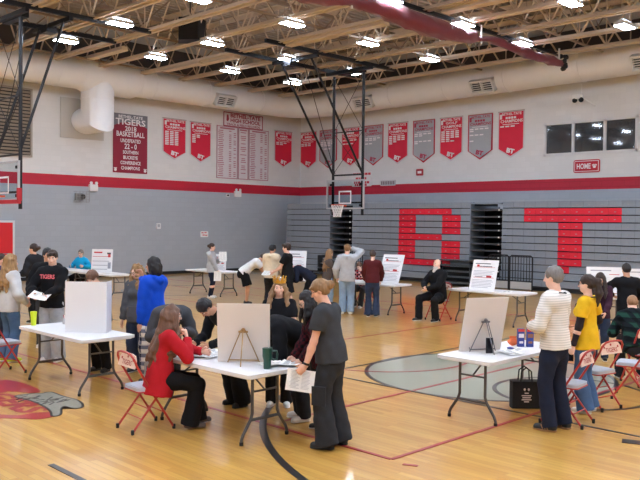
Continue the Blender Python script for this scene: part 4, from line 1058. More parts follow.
B_ = {}
def person(label, pos, face, H_, skin='light', hair=('short', 'brown'), top=None, bottom=None, shoes=None, group=None, q=.009, **P):
    """top: dict(m, sleeve 'long'/'short', fit, hem, hood, neck) ; bottom: dict(m, kind 'long'/'shorts', flare, fit) ; lengths for a 1.75 m figure, scaled"""
    S = H_/1.75
    top = dict(dict(sleeve='long', fit=.022, hem=.10, hood=False, neck=.0), **(top or {})); bottom = dict(dict(kind='long', flare=.075, fit=.018, knee=None), **(bottom or {}))
    fem = P.get('fem', False)
    hx, hy, hz = P.get('hip', (0, 0, .93))
    Rt = rotm('Z', P.get('twist', 0)) @ rotm('X', -P.get('lean', 0)) @ rotm('Y', P.get('side', 0))
    Rp = rotm('X', -P.get('lean', 0)*.35)
    Pv = np.array([hx, hy, hz])
    bend = P.get('bend', 0)            # extra curl of the upper back
    Rc = Rt @ rotm('X', -bend)
    T = lambda x, y, z: Pv+Rt @ np.array([x, y, z])
    mid = T(0, 0, .24); TC = lambda x, y, z: mid+Rc @ np.array([x, y, z-.24])
    sw = .158 if fem else .178
    N = TC(0, -.015, .515); Sh = {1: TC(sw, -.01, .455), -1: TC(-sw, -.01, .455)}
    Rh = rotm('Z', P.get('hyaw', 0)) @ rotm('X', -P.get('hpitch', P.get('lean', 0)*.6)) @ rotm('Y', P.get('hroll', 0))
    upn = unit(.5*(Rc @ np.array([0, .1, 1]))+.5*(Rh @ np.array([0, .0, 1])))
    Hc = N+upn*.082+Rh @ np.array([0, .014, .084])
    HS = P.get('head', .88)
    hs = lambda *a: tuple(v*HS for v in a)
    HD = lambda x, y, z: Hc+Rh @ np.array([x, y, z])*HS
    rz = R(face-90)
    def tolocal(w):
        d = np.array([w[0]-pos[0], w[1]-pos[1], w[2] if len(w) > 2 else 0.0]); c, s_ = math.cos(-rz), math.sin(-rz)
        return np.array([c*d[0]-s_*d[1], s_*d[0]+c*d[1], d[2]])/S
    # arms: side +1 right (local +x), -1 left
    arm = {}; LA, LF = .295, .255
    for sd, nm in ((1, 'r'), (-1, 'l')):
        w = P.get(nm+'h')
        if P.get(nm+'hw') is not None: w = tolocal(P[nm+'hw'])
        if w is None: w = Sh[sd]+np.array([sd*.075, .05, -.53])
        pole = P.get(nm+'pole', (sd*.5, -.6, -.4))
        e, wr = ik(Sh[sd], w, LA, LF, pole)
        arm[sd] = (Sh[sd], e, wr, P.get(nm+'dir'), P.get(nm+'palm'), P.get(nm+'curl', 28))
    leg = {}; LT, LS = .417, .417
    for sd, nm in ((1, 'r'), (-1, 'l')):
        f = P.get(nm+'f', (sd*.10, 0, 0)); 
        if P.get(nm+'fw') is not None: f = tolocal(P[nm+'fw'])
        az = (f[2] if len(f) > 2 else 0)+.085
        hp = Pv+Rp @ np.array([sd*.088, 0, -.02])
        k, an = ik(hp, (f[0], f[1]-.03, az), LT, LS, P.get(nm+'knee', (sd*.12, 1, .1)))
        leg[sd] = (hp, k, an, P.get(nm+'toe', sd*10), P.get(nm+'fpitch', 0))
    nyr = Rt @ np.array([0, 1, 0]); nyc = Rc @ np.array([0, 1, 0])
    def torso(s, g, k=.03, hem=None):
        bw = (.150, .125, .140) if fem else (.145, .138, .155)
        bulk = P.get('bulk', 1.0)
        s.cone(T(0, 0, -.04), T(0, 0, .08), (bw[0]+g)*bulk, (bw[0]-.008+g)*bulk, k, (nyr, .74))
        s.cone(T(0, 0, .08), T(0, .0, .22), (bw[0]-.008+g)*bulk, (bw[1]+g)*bulk, k, (nyr, .72))
        s.cone(TC(0, 0, .22), TC(0, .005, .38), (bw[1]+g)*bulk, (bw[2]+g)*bulk, k, (nyc, .70))
        s.cone(TC(-sw*.72, -.012, .43), TC(sw*.72, -.012, .43), .075+g*.8, .075+g*.8, k+.02)
        if fem: s.ell(TC(.06, .085, .33), (.062+g*.5, .055+g*.5, .06+g*.5), Rc, .04); s.ell(TC(-.06, .085, .33), (.062+g*.5, .055+g*.5, .06+g*.5), Rc, .04)
    # ------------------------------------------------ skin
    b = SDF(); torso(b, -.006, .04)
    b.cone(N-upn*.05, N+upn*.07+Rh @ np.array([0, .01, .02]), .056 if fem else .062, .050 if fem else .057, .03)
    b.ell(HD(0, -.012, .028), hs(.074, .094, .092), Rh, .02); b.ell(HD(0, .022, -.035), hs(.060, .072, .082), Rh, .03); b.ell(HD(0, .055, -.088), hs(.036, .034, .030), Rh, .03)
    b.ell(HD(0, .072, .020), hs(.05, .020, .016), Rh, .02)
    b.cone(HD(0, .090, .006), HD(0, .112, -.034), .008, .0135, .012); b.ell(HD(.0, .100, -.036), hs(.018, .012, .010), Rh, .008)
    for s_ in (1, -1): b.ell(HD(.045*s_, .062, -.032), hs(.026, .024, .024), Rh, .02); b.sub_ell(HD(.030*s_, .098, -.002), hs(.017, .014, .011), Rh); b.ell(HD(.075*s_, -.012, -.012), hs(.012, .022, .033), Rh, .008)
    b.ell(HD(0, .086, -.066), hs(.022, .012, .007), Rh, .006); b.ell(HD(0, .084, -.077), hs(.019, .012, .007), Rh, .006)
    for sd, (s0, e, w, hd, pn, curl) in arm.items():
        fat = P.get('armfat', 1.0)
        b.chain([s0, s0+(e-s0)*.45, e], [.050*fat, .044*fat, .036*fat], .03); b.chain([e, e+(w-e)*.3, w], [.037*fat, .040*fat, .026*fat], .02)
        d = unit(hd) if hd is not None else unit(w-e)
        p_ = np.array(pn, float) if pn is not None else np.array([-sd*1., .15, 0])
        p_ = unit(p_-d*(p_ @ d)); sdv = np.cross(d, p_)*sd   # towards little finger / thumb axis
        thumb_dir = -sdv if (np.cross(d, p_)*sd)[1] < 0 else sdv
        if P.get(('r' if sd > 0 else 'l')+'flip'): thumb_dir = -thumb_dir
        pe = w+d*.088
        b.cone(w+d*.01, w+d*.045, .027, .036, .012, (p_, .5)); b.cone(w+d*.045, w+d*.078, .036, .038, .012, (p_, .42))
        for fi, (off, Lf, rf) in enumerate(((.029, .066, .0088), (.010, .078, .0090), (-.010, .073, .0088), (-.029, .056, .0080))):
            base = w+d*(.082-.004*abs(fi-1.3))+thumb_dir*off; dirn = unit(d+thumb_dir*(off*3.2)); pts = [base-d*.02, base]; cur = base
            for si, fr in enumerate((.45, .32, .23)):
                a = R(curl*(.6+.55*si)); dd = unit(dirn*math.cos(a)+p_*math.sin(a)); cur = cur+dd*Lf*fr; pts.append(cur)
            b.chain(pts, [rf, rf, rf*.95, rf*.88, rf*.75], .003)
        tb = w+d*.022+thumb_dir*.024+p_*.006; t1 = tb+unit(d*.75+thumb_dir*.7+p_*.35)*.040; t2 = t1+unit(d*.95+thumb_dir*.25+p_*(.3+curl/90))*.032; t3 = t2+unit(d+p_*(.3+curl/60))*.022
        b.chain([tb, t1, t2, t3], [.014, .0115, .0105, .0085], .006)
    for sd, (hp, k, an, toe, fp) in leg.items():
        b.chain([hp, hp+(k-hp)*.4, k], [.082, .075, .053], .03); b.chain([k, k+(an-k)*.3+unit(np.cross(unit(an-k), [1, 0, 0]))*-.0, an], [.052, .055, .036], .02)
        fd = rotm('Z', -toe) @ rotm('X', -fp) @ np.array([0, 1, 0]); dn = rotm('Z', -toe) @ rotm('X', -fp) @ np.array([0, 0, -1])
        b.cone(an+dn*.035-fd*.02, an+dn*.05+fd*.13, .034, .026, .02)
    root = sdf_obj('person', b, q, SKIN[skin], None, S)
    root.location = (pos[0], pos[1], 0); root.rotation_euler = (0, 0, rz)
    tag(root, label, 'person', group)
    # ------------------------------------------------ eyes, brows, mouth
    R4 = Matrix(Rh.tolist()).to_4x4(); Mh = Matrix.Scale(S, 4) @ Matrix.Translation(Hc) @ R4 @ Matrix.Scale(HS, 4)
    if P.get('face', True):
        ew, ei = mat('eye_white', (226, 222, 218), .3), mat('eye_iris', (48, 36, 30), .25)
        for s_ in (1, -1):
            mb = MB(); mb.sphere((.030*s_, .083, -.002), (.0145, .0100, .0095), 12, 8, 0, Mh); mb.sphere((.030*s_, .0885, -.002), (.0080, .0056, .0080), 10, 6, 1, Mh); mb.build('eye', [ew, ei], root, True)
            mb = MB(); mb.tube([(.014*s_, .092, .016), (.030*s_, .092, .021), (.047*s_, .080, .017)], [.004, .0055, .003], 6, 0, Mh); mb.build('eyebrow', HAIR[P.get('brow', hair[1] if hair[0] != 'bald' else 'grey')], root, True)
        mb = MB(); mb.tube([(-.021, .090, -.071), (0, .0985, -.070), (.021, .090, -.071)], [.003, .006, .003], 8, 0, Mh); mb.build('mouth', mat('lips', (176, 104, 98), .5), root, True)
    if P.get('glasses'):
        mb = MB()
        for s_ in (1, -1):
            mb.tube([(.031*s_+.022*math.cos(2*PI*k/14), .105, -.004+.017*math.sin(2*PI*k/14)) for k in range(14)], .0028, 6, 0, Mh, closed=True)
            mb.tube([(.053*s_, .104, .0), (.072*s_, .07, .002), (.077*s_, -.01, .0)], .0024, 6, 0, Mh)
        mb.tube([(-.009, .107, 0), (.009, .107, 0)], .0028, 6, 0, Mh); mb.build('glasses', P['glasses'] if not isinstance(P['glasses'], bool) else black_metal, root, True)
    # ------------------------------------------------ trousers / shorts
    g = bottom['fit']; t = SDF()
    bulk = P.get('bulk', 1.0)
    t.cone(T(0, 0, -.05), T(0, 0, .07), (.15+g)*bulk, (.148+g)*bulk, .03, (nyr, .76), [(T(0, 0, .08), Rt @ np.array([0, 0, 1]))])
    for sd, (hp, k, an, toe, fp) in leg.items():
        fl_ = bottom['flare']; kn = bottom['knee'] or (.062+g)
        if bottom['kind'] == 'shorts':
            e_ = hp+(k-hp)*bottom.get('len', .9); d = unit(k-hp)
            t.chain([hp, hp+(k-hp)*.4, e_+d*.04], [.084+g, .09+g, .085+g+bottom.get('wide', .02)], .03, None, [(e_, d)])
        else:
            d = unit(an-k); e_ = an-d*bottom.get('crop', -.035)
            t.chain([hp, hp+(k-hp)*.4, k], [.080+g, .082+g, kn], .03); t.chain([k, k+(an-k)*.5, e_+d*.05], [kn, (kn+fl_)/2, fl_], .02, None, [(e_, d)])
    t.cut((0, 0, .012), (0, 0, -1)).wrinkle(bottom.get('wr', .0035), 34, len(label))
    sdf_obj('shorts' if bottom['kind'] == 'shorts' else 'trousers', t, q*1.15, bottom['m'], root, S)
    if bottom.get('pocket'):
        hp, k, an, _, _ = leg[-1]; mb = MB(); c = hp+(k-hp)*.86; mb.rbox((c[0]-.108, c[1], c[2]), (.03, .15, .19), .01, 0, Matrix.Scale(S, 4)); mb.build('cargo_pocket', bottom['m'], root)
    # ------------------------------------------------ top
    g = top['fit']; t = SDF(); hem = top['hem']
    torso(t, g, .035)
    if hem > .03: t.cone(T(0, 0, -hem), T(0, 0, .05), max(.150+g, .176+bottom['fit'])*bulk*top.get('hemw', 1.0), max(.15+g, .164+bottom['fit'])*bulk, .03, (nyr, .80))
    t.cut(T(0, 0, -hem), Rt @ np.array([0, 0, -1]))
    for sd, (s0, e, w, hd, pn, curl) in arm.items():
        if top['sleeve'] == 'short':
            c = s0+(e-s0)*.62; d = unit(e-s0); t.chain([s0, s0+(e-s0)*.3, c+d*.03], [.062+g*.6, .058+g*.8, .056+g], .03, None, [(c, d)])
        elif top['sleeve'] == 'long':
            d = unit(w-e); c = w-d*.005; sl_ = top.get('slv', 1.0)
            t.chain([s0, s0+(e-s0)*.5, e], [.060+g*.6, (.053+g*.7)*sl_, (.048+g*.7)*sl_], .03); t.chain([e, e+(w-e)*.4, w-d*.03, w+d*.03], [(.048+g*.7)*sl_, (.045+g*.7)*sl_, .034+g*.5, .033+g*.4], .02, None, [(c, d)])
    nr = .060+top['neck']
    if not top.get('turtle'): t.sub_cone(N+upn*.012-nyc*top['neck']*.0, N+upn*.25, nr, nr+.05)
    if top['neck'] > .03: t.sub_ell(TC(0, .10, .475), (.055, .07, .05))
    if top['hood'] == 'up':
        t.ell(HD(0, -.02, .01), hs(.105, .125, .125), Rh, .04); t.sub_ell(HD(0, .12, -.01), hs(.075, .09, .10), Rh)
    elif top['hood']:
        t.chain([TC(.085, .02, .50), TC(.07, -.075, .50), TC(0, -.115, .47), TC(-.07, -.075, .50), TC(-.085, .02, .50)], [.028, .042, .052, .042, .028], .02)
    t.wrinkle(top.get('wr', .0045), 30, len(label)*1.7)
    sh = sdf_obj(top.get('name', 'shirt'), t, q*1.15, top['m'], root, S)
    if top.get('under'):      # long dark sleeves under short ones
        for sd, (s0, e, w, hd, pn, curl) in arm.items():
            u = SDF(); d = unit(w-e); u.chain([s0+(e-s0)*.4, e], [.054, .047], .02); u.chain([e, w-d*.03, w+d*.02], [.046, .034, .032], .02, None, [(w, d)])
            sdf_obj('undershirt_sleeve', u, q*1.1, top['under'], root, S)
    if top.get('pouch'):
        mb = MB(); p_ = [T(x, .128+g*.75, z) for x, z in ((-.13, -.03), (.13, -.03), (.09, .13), (-.09, .13))]; i_ = [v-nyr*.03 for v in p_]
        mb.add([tuple(v*S) for v in p_+i_], [(0,1,2,3),(7,6,5,4),(0,4,5,1),(1,5,6,2),(2,6,7,3),(3,7,4,0)]); mb.build('pouch_pocket', top['m'], root)
    if top.get('text'):
        s_, tm, th_, tw = top['text']; mb = MB(); zc = .36
        M = Matrix.Scale(S, 4) @ Matrix.Translation(TC(0, .118+g*.72, zc)) @ Matrix(Rc.tolist()).to_4x4() @ Matrix(((-1, 0, 0, 0), (0, 0, 1, 0), (0, 1, 0, 0), (0, 0, 0, 1)))
        text_to(mb, s_, 0, 0, th_, tw, .04, 0, M, th=.1); mb.v = [v for v in mb.v]; mb.build('chest_print', tm, root)
    # ------------------------------------------------ shoes
    if shoes is not None:
        ms, msole = shoes
        for sd, (hp, k, an, toe, fp) in leg.items():
            Rf = rotm('Z', -toe) @ rotm('X', -fp); FP = lambda x, y, z: an+Rf @ np.array([x, y, z]); n_ = Rf @ np.array([0, 0, 1])
            u = SDF(); u.chain([FP(0, -.035, -.04), FP(0, .05, -.045), FP(0, .135, -.052)], [.042, .043, .037], .02).cone(FP(0, -.03, -.03), FP(0, .0, .015), .042, .045, .02, None, [(FP(0, 0, .02), n_)]).cut(FP(0, 0, -.068), -n_)
            so = sdf_obj('shoe', u, max(.007, q*.85), ms, root, S)
            if P.get('sole', True):
                v = SDF(); v.chain([FP(0, -.035, -.07), FP(0, .05, -.07), FP(0, .135, -.07)], [.046, .047, .041], .01, (n_, .34)).cut(FP(0, 0, -.082), -n_); sdf_obj('sole', v, max(.006, q*.8), msole, so, S)
            if P.get('stripes3') and q < .012:
                mb = MB()
                for kk in range(3):
                    for sx in (-1, 1): a0, a1 = FP(sx*.044, .005+kk*.025, -.055), FP(sx*.036, .03+kk*.025, -.012); mb.tube([tuple(a0*S), tuple(a1*S)], .006*S, 6)
                mb.build('shoe_stripes', msole, so)
    # ------------------------------------------------ hair
    st, hc = hair; hm = HAIR[hc]; t = SDF(); L = P.get('hairlen', .35)
    if st != 'bald':
        th_ = P.get('hairth', .014); front = .030
        t.ell(HD(0, -.020, .036), hs(.078+th_, .096+th_, .090+th_), Rh, .0)
        if st in ('long', 'wavy', 'curly', 'bob'): t.ell(HD(0, -.045, -.03), hs(.083+th_, .066+th_, .10), Rh, .03)
        else: t.ell(HD(0, -.05, -.01), hs(.072+th_*.7, .062+th_*.8, .07), Rh, .03)
        t.sub_ell(HD(0, .105, -.045), hs(.078, .082, .098), Rh)
        if st in ('short', 'bun', 'pony', 'swept'):
            for s_ in (1, -1): t.sub_ell(HD(.085*s_, .01, -.045), hs(.03, .045, .05), Rh)
        if st == 'swept': t.chain([HD(-.05, .075, .085), HD(.01, .095, .075), HD(.055, .075, .06)], [.024, .028, .018], .02)
        if P.get('fringe'): t.chain([HD(-.06, .066, .055), HD(0, .090, .052), HD(.06, .066, .055)], [.016, .018, .016], .015)
        amp, fr = .0035, 90
        if st == 'bun': t.ell(HD(0, -.142, .02), hs(.062, .050, .052), Rh, .02)
        if st == 'pony':
            bd = Rc @ np.array([0, -1, 0]); p0 = HD(0, -.105, .055); p1 = HD(0, -.155, .03); p2 = p1+np.array([0, 0, -L*.5])+bd*.02; p3 = p1+np.array([0, 0, -L])+bd*.0
            t.chain([p0, p1, p2, p3], [.026, .040, .044, .018], .02)
        if st in ('long', 'wavy', 'curly'):
            rk = random.Random(len(label)); n_ = 9
            back = -nyc
            for i in range(n_):
                a = R(-115+230*i/(n_-1)); ux, uy = math.sin(a), -math.cos(a)
                p0 = HD(ux*.078, uy*.085-.015, .01); dn = np.array([0, 0, -1.0])
                hh = np.array([ux, uy, 0]); hh = (Rh @ hh)
                # strands fall down and are pushed out by the shoulders / back
                o_ = P.get('hairback', .0)
                p1 = p0+dn*L*.35+hh*.03; p2 = p0+dn*L*.7+hh*.045+back*.03*(1-abs(ux))+back*o_*.5; p3 = p0+dn*L*rk.uniform(.9, 1.05)+hh*.045+back*(.05*(1-abs(ux))+o_)
                r_ = P.get('strand', .030)
                if st != 'long':
                    p1 = p1+hh*rk.uniform(-.01, .02); p2 = p2+hh*rk.uniform(-.02, .03)
                t.chain([p0, p1, p2, p3], [r_, r_*1.1, r_*1.05, r_*.45], .022)
            amp, fr = (.004, 80) if st == 'long' else ((.009, 55) if st == 'wavy' else (.014, 75))
        if st == 'bob': t.ell(HD(0, -.045, -.075), hs(.118, .098, .125), Rh, .04); t.sub_ell(HD(0, .115, -.06), hs(.072, .085, .13), Rh); amp, fr = .007, 60
        if st == 'buzz': amp = .001
        t.wrinkle(amp, fr, len(label)); sdf_obj('hair', t, q, hm, root, S)
    if P.get('beard'):
        t = SDF(); t.ell(HD(0, .045, -.085), hs(.062, .055, .055), Rh, .0); t.chain([HD(0, .07, -.11), HD(0, .095, -.18), HD(0, .115, -.27)], [.048, .042, .018], .03); t.sub_ell(HD(0, .12, -.02), hs(.06, .075, .052), Rh); t.wrinkle(.005, 90, 1); sdf_obj('beard', t, q, HAIR['beard'], root, S)
    if P.get('crown'):
        mb = MB(); n_ = 9
        c_ = lambda a, z, r: (r*math.cos(a)*.88, -.015+r*math.sin(a), .070+z)
        for k in range(n_*2):
            a0, a1 = PI*k/n_, PI*(k+1)/n_; u0, u1 = (.09, .03) if k % 2 == 0 else (.03, .09)
            q_ = [c_(a0, 0, .106), c_(a1, 0, .106), c_(a1, u1, .116), c_(a0, u0, .116)]; i_ = [c_(a0, 0, .099), c_(a1, 0, .099), c_(a1, u1, .109), c_(a0, u0, .109)]
            mb.add(q_+i_, [(0,1,2,3),(7,6,5,4),(3,2,6,7),(0,4,5,1)], 0, Mh)
            if k % 2 == 0: mb.sphere(c_(a0, .095, .114), .011, 8, 6, 0, Mh)
        mb.build('crown', mat('crown_gold', (214, 158, 52), .35, .45), root)
    if P.get('lanyard'):
        mb = MB(); pts = [tuple(TC(x, y, z)*S) for x, y, z in ((-.03, .135+g, .30), (-.062, .10+g, .42), (-.07, .03, .50), (-.05, -.098, .522), (0, -.118-g*.6, .512), (.05, -.098, .522), (.07, .03, .50), (.062, .10+g, .42), (.03, .135+g, .30))]; mb.tube(pts, .006, 6); mb.build('lanyard', black_metal, root)
    if P.get('necklace'):
        mb = MB(); mb.tube([tuple((N+upn*.0+Rc @ np.array([.068*math.sin(a), .012+.075*math.cos(a), .012-.045*max(0, math.cos(a))]))*S) for a in [2*PI*k/20 for k in range(20)]], .004, 6, closed=True); mb.build('necklace', mat('silver', (190, 188, 180), .3, .9), root)
    if P.get('watch') is not None:
        sd = P['watch']; s0, e, w, *_ = arm[sd]; d = unit(w-e); c = w-d*.02; mb = MB(); mb.tube([tuple((c-d*.011)*S), tuple((c+d*.011)*S)], .036*S, 14); wt = mb.build('watch_strap', black_metal, root)
    return root, dict(arm=arm, S=S, rz=rz, pos=pos, Hc=Hc, N=N)
def hand_world(info, sd):
    """where the palm of a hand is in the hall"""
    s0, e, w, hd, *_ = info['arm'][sd]; d = unit(hd) if hd is not None else unit(w-e); p = (w+d*.075)*info['S']; c, s_ = math.cos(info['rz']), math.sin(info['rz'])
    return Vector((info['pos'][0]+c*p[0]-s_*p[1], info['pos'][1]+s_*p[0]+c*p[1], p[2]))
# ---------------------------------------------------------------- cloth
def plaid(name, c0, c1, c2, fx, fz):
    def f(nt, tc):
        o = sepxyz(nt, tc.outputs['Object']); xy = mth(nt, 'ADD', o[0], mth(nt, 'MULTIPLY', o[1], .8))
        a = mixc(nt, stripes(nt, xy, fx, .45), c0, c1); b_ = mixc(nt, stripes(nt, o[2], fz, .45), a, c1)
        both = mth(nt, 'MULTIPLY', stripes(nt, xy, fx, .45), stripes(nt, o[2], fz, .45))
        d = mixc(nt, both, b_, c2) ; thin = mth(nt, 'MAXIMUM', stripes(nt, mth(nt, 'ADD', xy, .013), fx, .1), stripes(nt, mth(nt, 'ADD', o[2], .012), fz, .1))
        return mixc(nt, mth(nt, 'MULTIPLY', thin, .6), d, c2)
    return pattern(name, f, .9, .1)
blk, blk2 = cloth('cloth_black', (24, 24, 27)), cloth('cloth_softblack', (38, 38, 42))
char = cloth('cloth_charcoal', (62, 64, 70)); hgrey = cloth('cloth_heather', (176, 180, 186)); lgrey = cloth('cloth_lightgrey', (198, 200, 202)); dgrey = cloth('cloth_darkgrey', (82, 84, 88))
navy = cloth('cloth_navy', (32, 37, 54)); blue = cloth('cloth_royal', (22, 72, 190)); cyan = cloth('cloth_cyan', (28, 158, 206)); redk = cloth('cloth_redknit', (172, 30, 40)); maroon = cloth('cloth_maroon', (84, 34, 38)); cream = cloth('cloth_cream', (222, 206, 180)); whitec = cloth('cloth_white', (228, 228, 230)); yel = cloth('cloth_yellow', (222, 178, 38))
den = cloth('denim_blue', (72, 98, 134), .3, .22); denl = cloth('denim_light', (132, 156, 182), .3, .2); dend = cloth('denim_dark', (46, 56, 78), .3, .2); deng = cloth('denim_grey', (46, 47, 51), .3, .2); denw = cloth('denim_pale', (164, 172, 182), .3, .2)
teeg = cloth('tee_grey', (58, 60, 64)); purp = cloth('cloth_purple', (74, 66, 104))
pj = plaid('plaid_pyjama', (34, 40, 62), (110, 116, 136), (224, 222, 220), 9, 9); grn = plaid('plaid_green', (34, 66, 56), (24, 30, 34), (14, 16, 18), 8, 8); rpl = plaid('plaid_red', (150, 36, 46), (40, 24, 30), (206, 160, 164), 10, 10)
def strp(nt, tc):
    o = sepxyz(nt, tc.outputs['Object']); return mixc(nt, stripes(nt, o[2], 38, .35), (224, 220, 214), (196, 193, 188))
strm = pattern('knit_stripe', strp, .95, .1)
s_blk, s_wht, s_gum = mat('shoe_black', (26, 25, 27), .6), mat('sole_white', (222, 222, 220), .6), mat('sole_gum', (150, 110, 76), .7)
s_neon, s_brn, s_gry, s_w = mat('shoe_neon', (190, 214, 60), .6), mat('shoe_brown', (84, 70, 62), .6), mat('shoe_grey', (110, 108, 106), .7), mat('shoe_white', (214, 212, 210), .6)
SB, SW, SN, SBR = (s_blk, s_wht), (s_w, s_wht), (s_neon, s_wht), (s_brn, s_brn)
SBB = (s_blk, s_blk)
NEAR, MID, FAR = .0085, .011, .015
A = lambda x, y, z=0: at(x, y, z)
# -------- right group
p26, i26 = person('man in a cream striped sweater and dark trousers, back turned, by the right table', (-4.17, 7.92), 180, 1.82, 'light', ('short', 'grey'),
  dict(m=strm, fit=.026, hem=.07, name='sweater'), dict(m=navy, flare=.078, fit=.014, wr=.003), (s_blk, s_gum), q=NEAR, lean=2, hyaw=6, hpitch=6, lanyard=True, stripes3=True,
  lh=(-.10, .24, 1.08), rh=(.08, .24, 1.10), lpole=(-.8, -.7, -.5), rpole=(.8, -.7, -.5), ldir=(.8, .4, .1), rdir=(-.8, .4, .1), lf=(-.11, .02, 0), rf=(.12, -.03, 0), brow='grey')
p27, i27 = person('woman in yellow tee with dark ponytail, glasses and blue jeans', (-4.30, 8.94), 188, 1.68, 'light', ('pony', 'dark'),
  dict(m=yel, sleeve='short', fit=.022, hem=.13, hemw=1.08, under=cloth('sleeve_dark', (44, 38, 42))), dict(m=den, flare=.115, fit=.012, knee=.072), (s_w, s_wht), q=NEAR, fem=True, glasses=True, lanyard=True, hyaw=4, hpitch=4, hairlen=.30,
  lh=(-.235, .10, .80), rh=(.22, .16, 1.02), lcurl=40)
person('girl with long dark hair looking down, just right of the woman in yellow', (-5.80, 12.52), -70, 1.50, 'light', ('long', 'dark'),
  dict(m=cloth('top_plum', (58, 34, 48)), fit=.02, hem=.1), dict(m=dend, flare=.07), SB, q=MID, fem=True, hpitch=28, hairlen=.40, lh=(-.12, .3, .95), rh=(.12, .3, .95), hairback=-.06)
person('person in black with short black hair, back turned, before the right posters', (-5.70, 13.35), 128, 1.62, 'tan', ('short', 'black'),
  dict(m=blk, fit=.03, hem=.1), dict(m=blk2, flare=.075), SB, q=MID, lean=8, lh=(-.2, .26, 1.1), rh=(.2, .28, 1.05), lpole=(-1, 0, -.3), hpitch=14)
person('man with cropped hair in a green and black plaid shirt, seated at the right edge', (-4.55, 11.06), 126, 1.70, 'light', ('buzz', 'lbrown'),
  dict(m=grn, fit=.034, hem=.12), dict(m=blk2, flare=.08), SB, q=MID, bulk=1.12, hip=(0, 0, .60), lean=34, bend=6, hpitch=34, hairth=.008, lf=(-.16, .44, 0), rf=(.16, .46, 0), lknee=(-.2, 1, .6), rknee=(.2, 1, .6), lh=(-.2, .48, .70), rh=(.16, .48, .72))
# -------- centre group
p16, i16 = person('woman in dark grey tee and wide cargo trousers standing at the centre table', (-5.39, 5.65), 203, 1.72, 'fair', ('bun', 'dblond'),
  dict(m=teeg, sleeve='short', fit=.026, hem=.06), dict(m=deng, flare=.125, fit=.016, knee=.088, wr=.005, pocket=True), SBB, q=NEAR, fem=True, glasses=True, hyaw=10, hpitch=22, lean=5, bend=6, fringe=True, watch=-1, bulk=1.06,
  lh=(-.235, .20, .80), ldir=(-.15, .65, -.7), lpalm=(.9, .2, 0), rh=(.24, .10, .84), lf=(-.10, .03, 0), rf=(.12, -.04, 0), lcurl=45)
hw = hand_world(i16, -1)
person('student with long black hair in dark flannel, behind the woman in the grey tee', (-5.84, 5.99), 240, 1.58, 'light', ('long', 'black'),
  dict(m=plaid('flannel_dark', (28, 25, 29), (74, 24, 32), (40, 22, 28), 15, 15), fit=.028, hem=.14), dict(m=blk2, flare=.09), (s_blk, s_wht), q=NEAR, fem=True, glasses=True, lean=14, hpitch=34, hairlen=.26, strand=.022, hairth=.006, hairback=-.02,
  lh=(-.14, .30, .89), rh=(.12, .32, .89), lf=(-.1, -.05, 0), rf=(.13, -.02, 0))
person('student in a black jacket bent low over the centre table, head behind the pale board', (-6.38, 6.14), 246, 1.68, 'light', ('short', 'black'),
  dict(m=blk, fit=.04, hem=.10, name='jacket'), dict(m=blk2, flare=.085), (s_w, s_wht), q=NEAR, bulk=1.12, lean=54, bend=20, hpitch=74, hip=(0, -.10, .92),
  lh=(-.14, .52, .84), rh=(.06, .56, .84), lf=(-.1, -.02, 0), rf=(.12, -.06, 0))
person('girl wearing a gold paper crown and a black tee, looking at the camera', (-7.02, 6.44), -48, 1.58, 'light', ('wavy', 'dblond'),
  dict(m=blk, sleeve='short', fit=.022, hem=.1, neck=.018), dict(m=blk, flare=.085), (s_w, s_wht), q=NEAR, fem=True, bulk=1.2, armfat=1.25, crown=True, hairlen=.30, hpitch=2, lean=6, lh=(-.10, .32, .98), rh=(-.02, .34, 1.0), hairback=-.05)
person('student with short black hair writing, left of the pale board', (-7.38, 6.08), 262, 1.64, 'tan', ('short', 'black'),
  dict(m=blk, fit=.024, hem=.1), dict(m=blk, flare=.12, knee=.09, fit=.02), SBB, q=NEAR, lean=38, bend=20, hpitch=66, hip=(0, -.05, .90), rh=(.10, .56, .85), lh=(-.16, .50, .85), hairth=.022)
p11, i11 = person('seated woman in a red sweater with long brown hair, chin on hand', (-7.10, 4.80), 66, 1.70, 'light', ('wavy', 'brown'),
  dict(m=redk, fit=.026, hem=.20, name='sweater', hemw=1.15, turtle=True), dict(m=blk, flare=.11, fit=.014, knee=.08), SBR, q=NEAR, fem=True, glasses=mat('glasses_clear', (214, 206, 200), .2), hip=(0, -.02, .595), lean=9, bend=6, hpitch=6, hyaw=-8, hairlen=.60, strand=.044, hairback=.10,
  rh=(.06, .27, 1.00), rdir=(-.3, -.12, 1), rpole=(.3, .9, -1), rpalm=(-.5, -.9, 0), rcurl=70, lh=(-.05, .46, .835), lpole=(-.7, .2, -.6), lf=(-.10, .46, 0), rf=(.10, .34, 0), lknee=(-.1, 1, .5), rknee=(.1, 1, .5), sole=False)
person('hooded student in charcoal bent over behind the woman in the red sweater', (-8.72, 5.98), -24, 1.72, 'tan', ('short', 'black'),
  dict(m=char, fit=.045, hem=.10, hood='up', name='hoodie'), dict(m=blk2, flare=.08), SB, q=MID, lean=58, bend=26, hpitch=84, hip=(0, -.1, .90), rh=(.12, .52, .86), lh=(-.12, .55, .86))
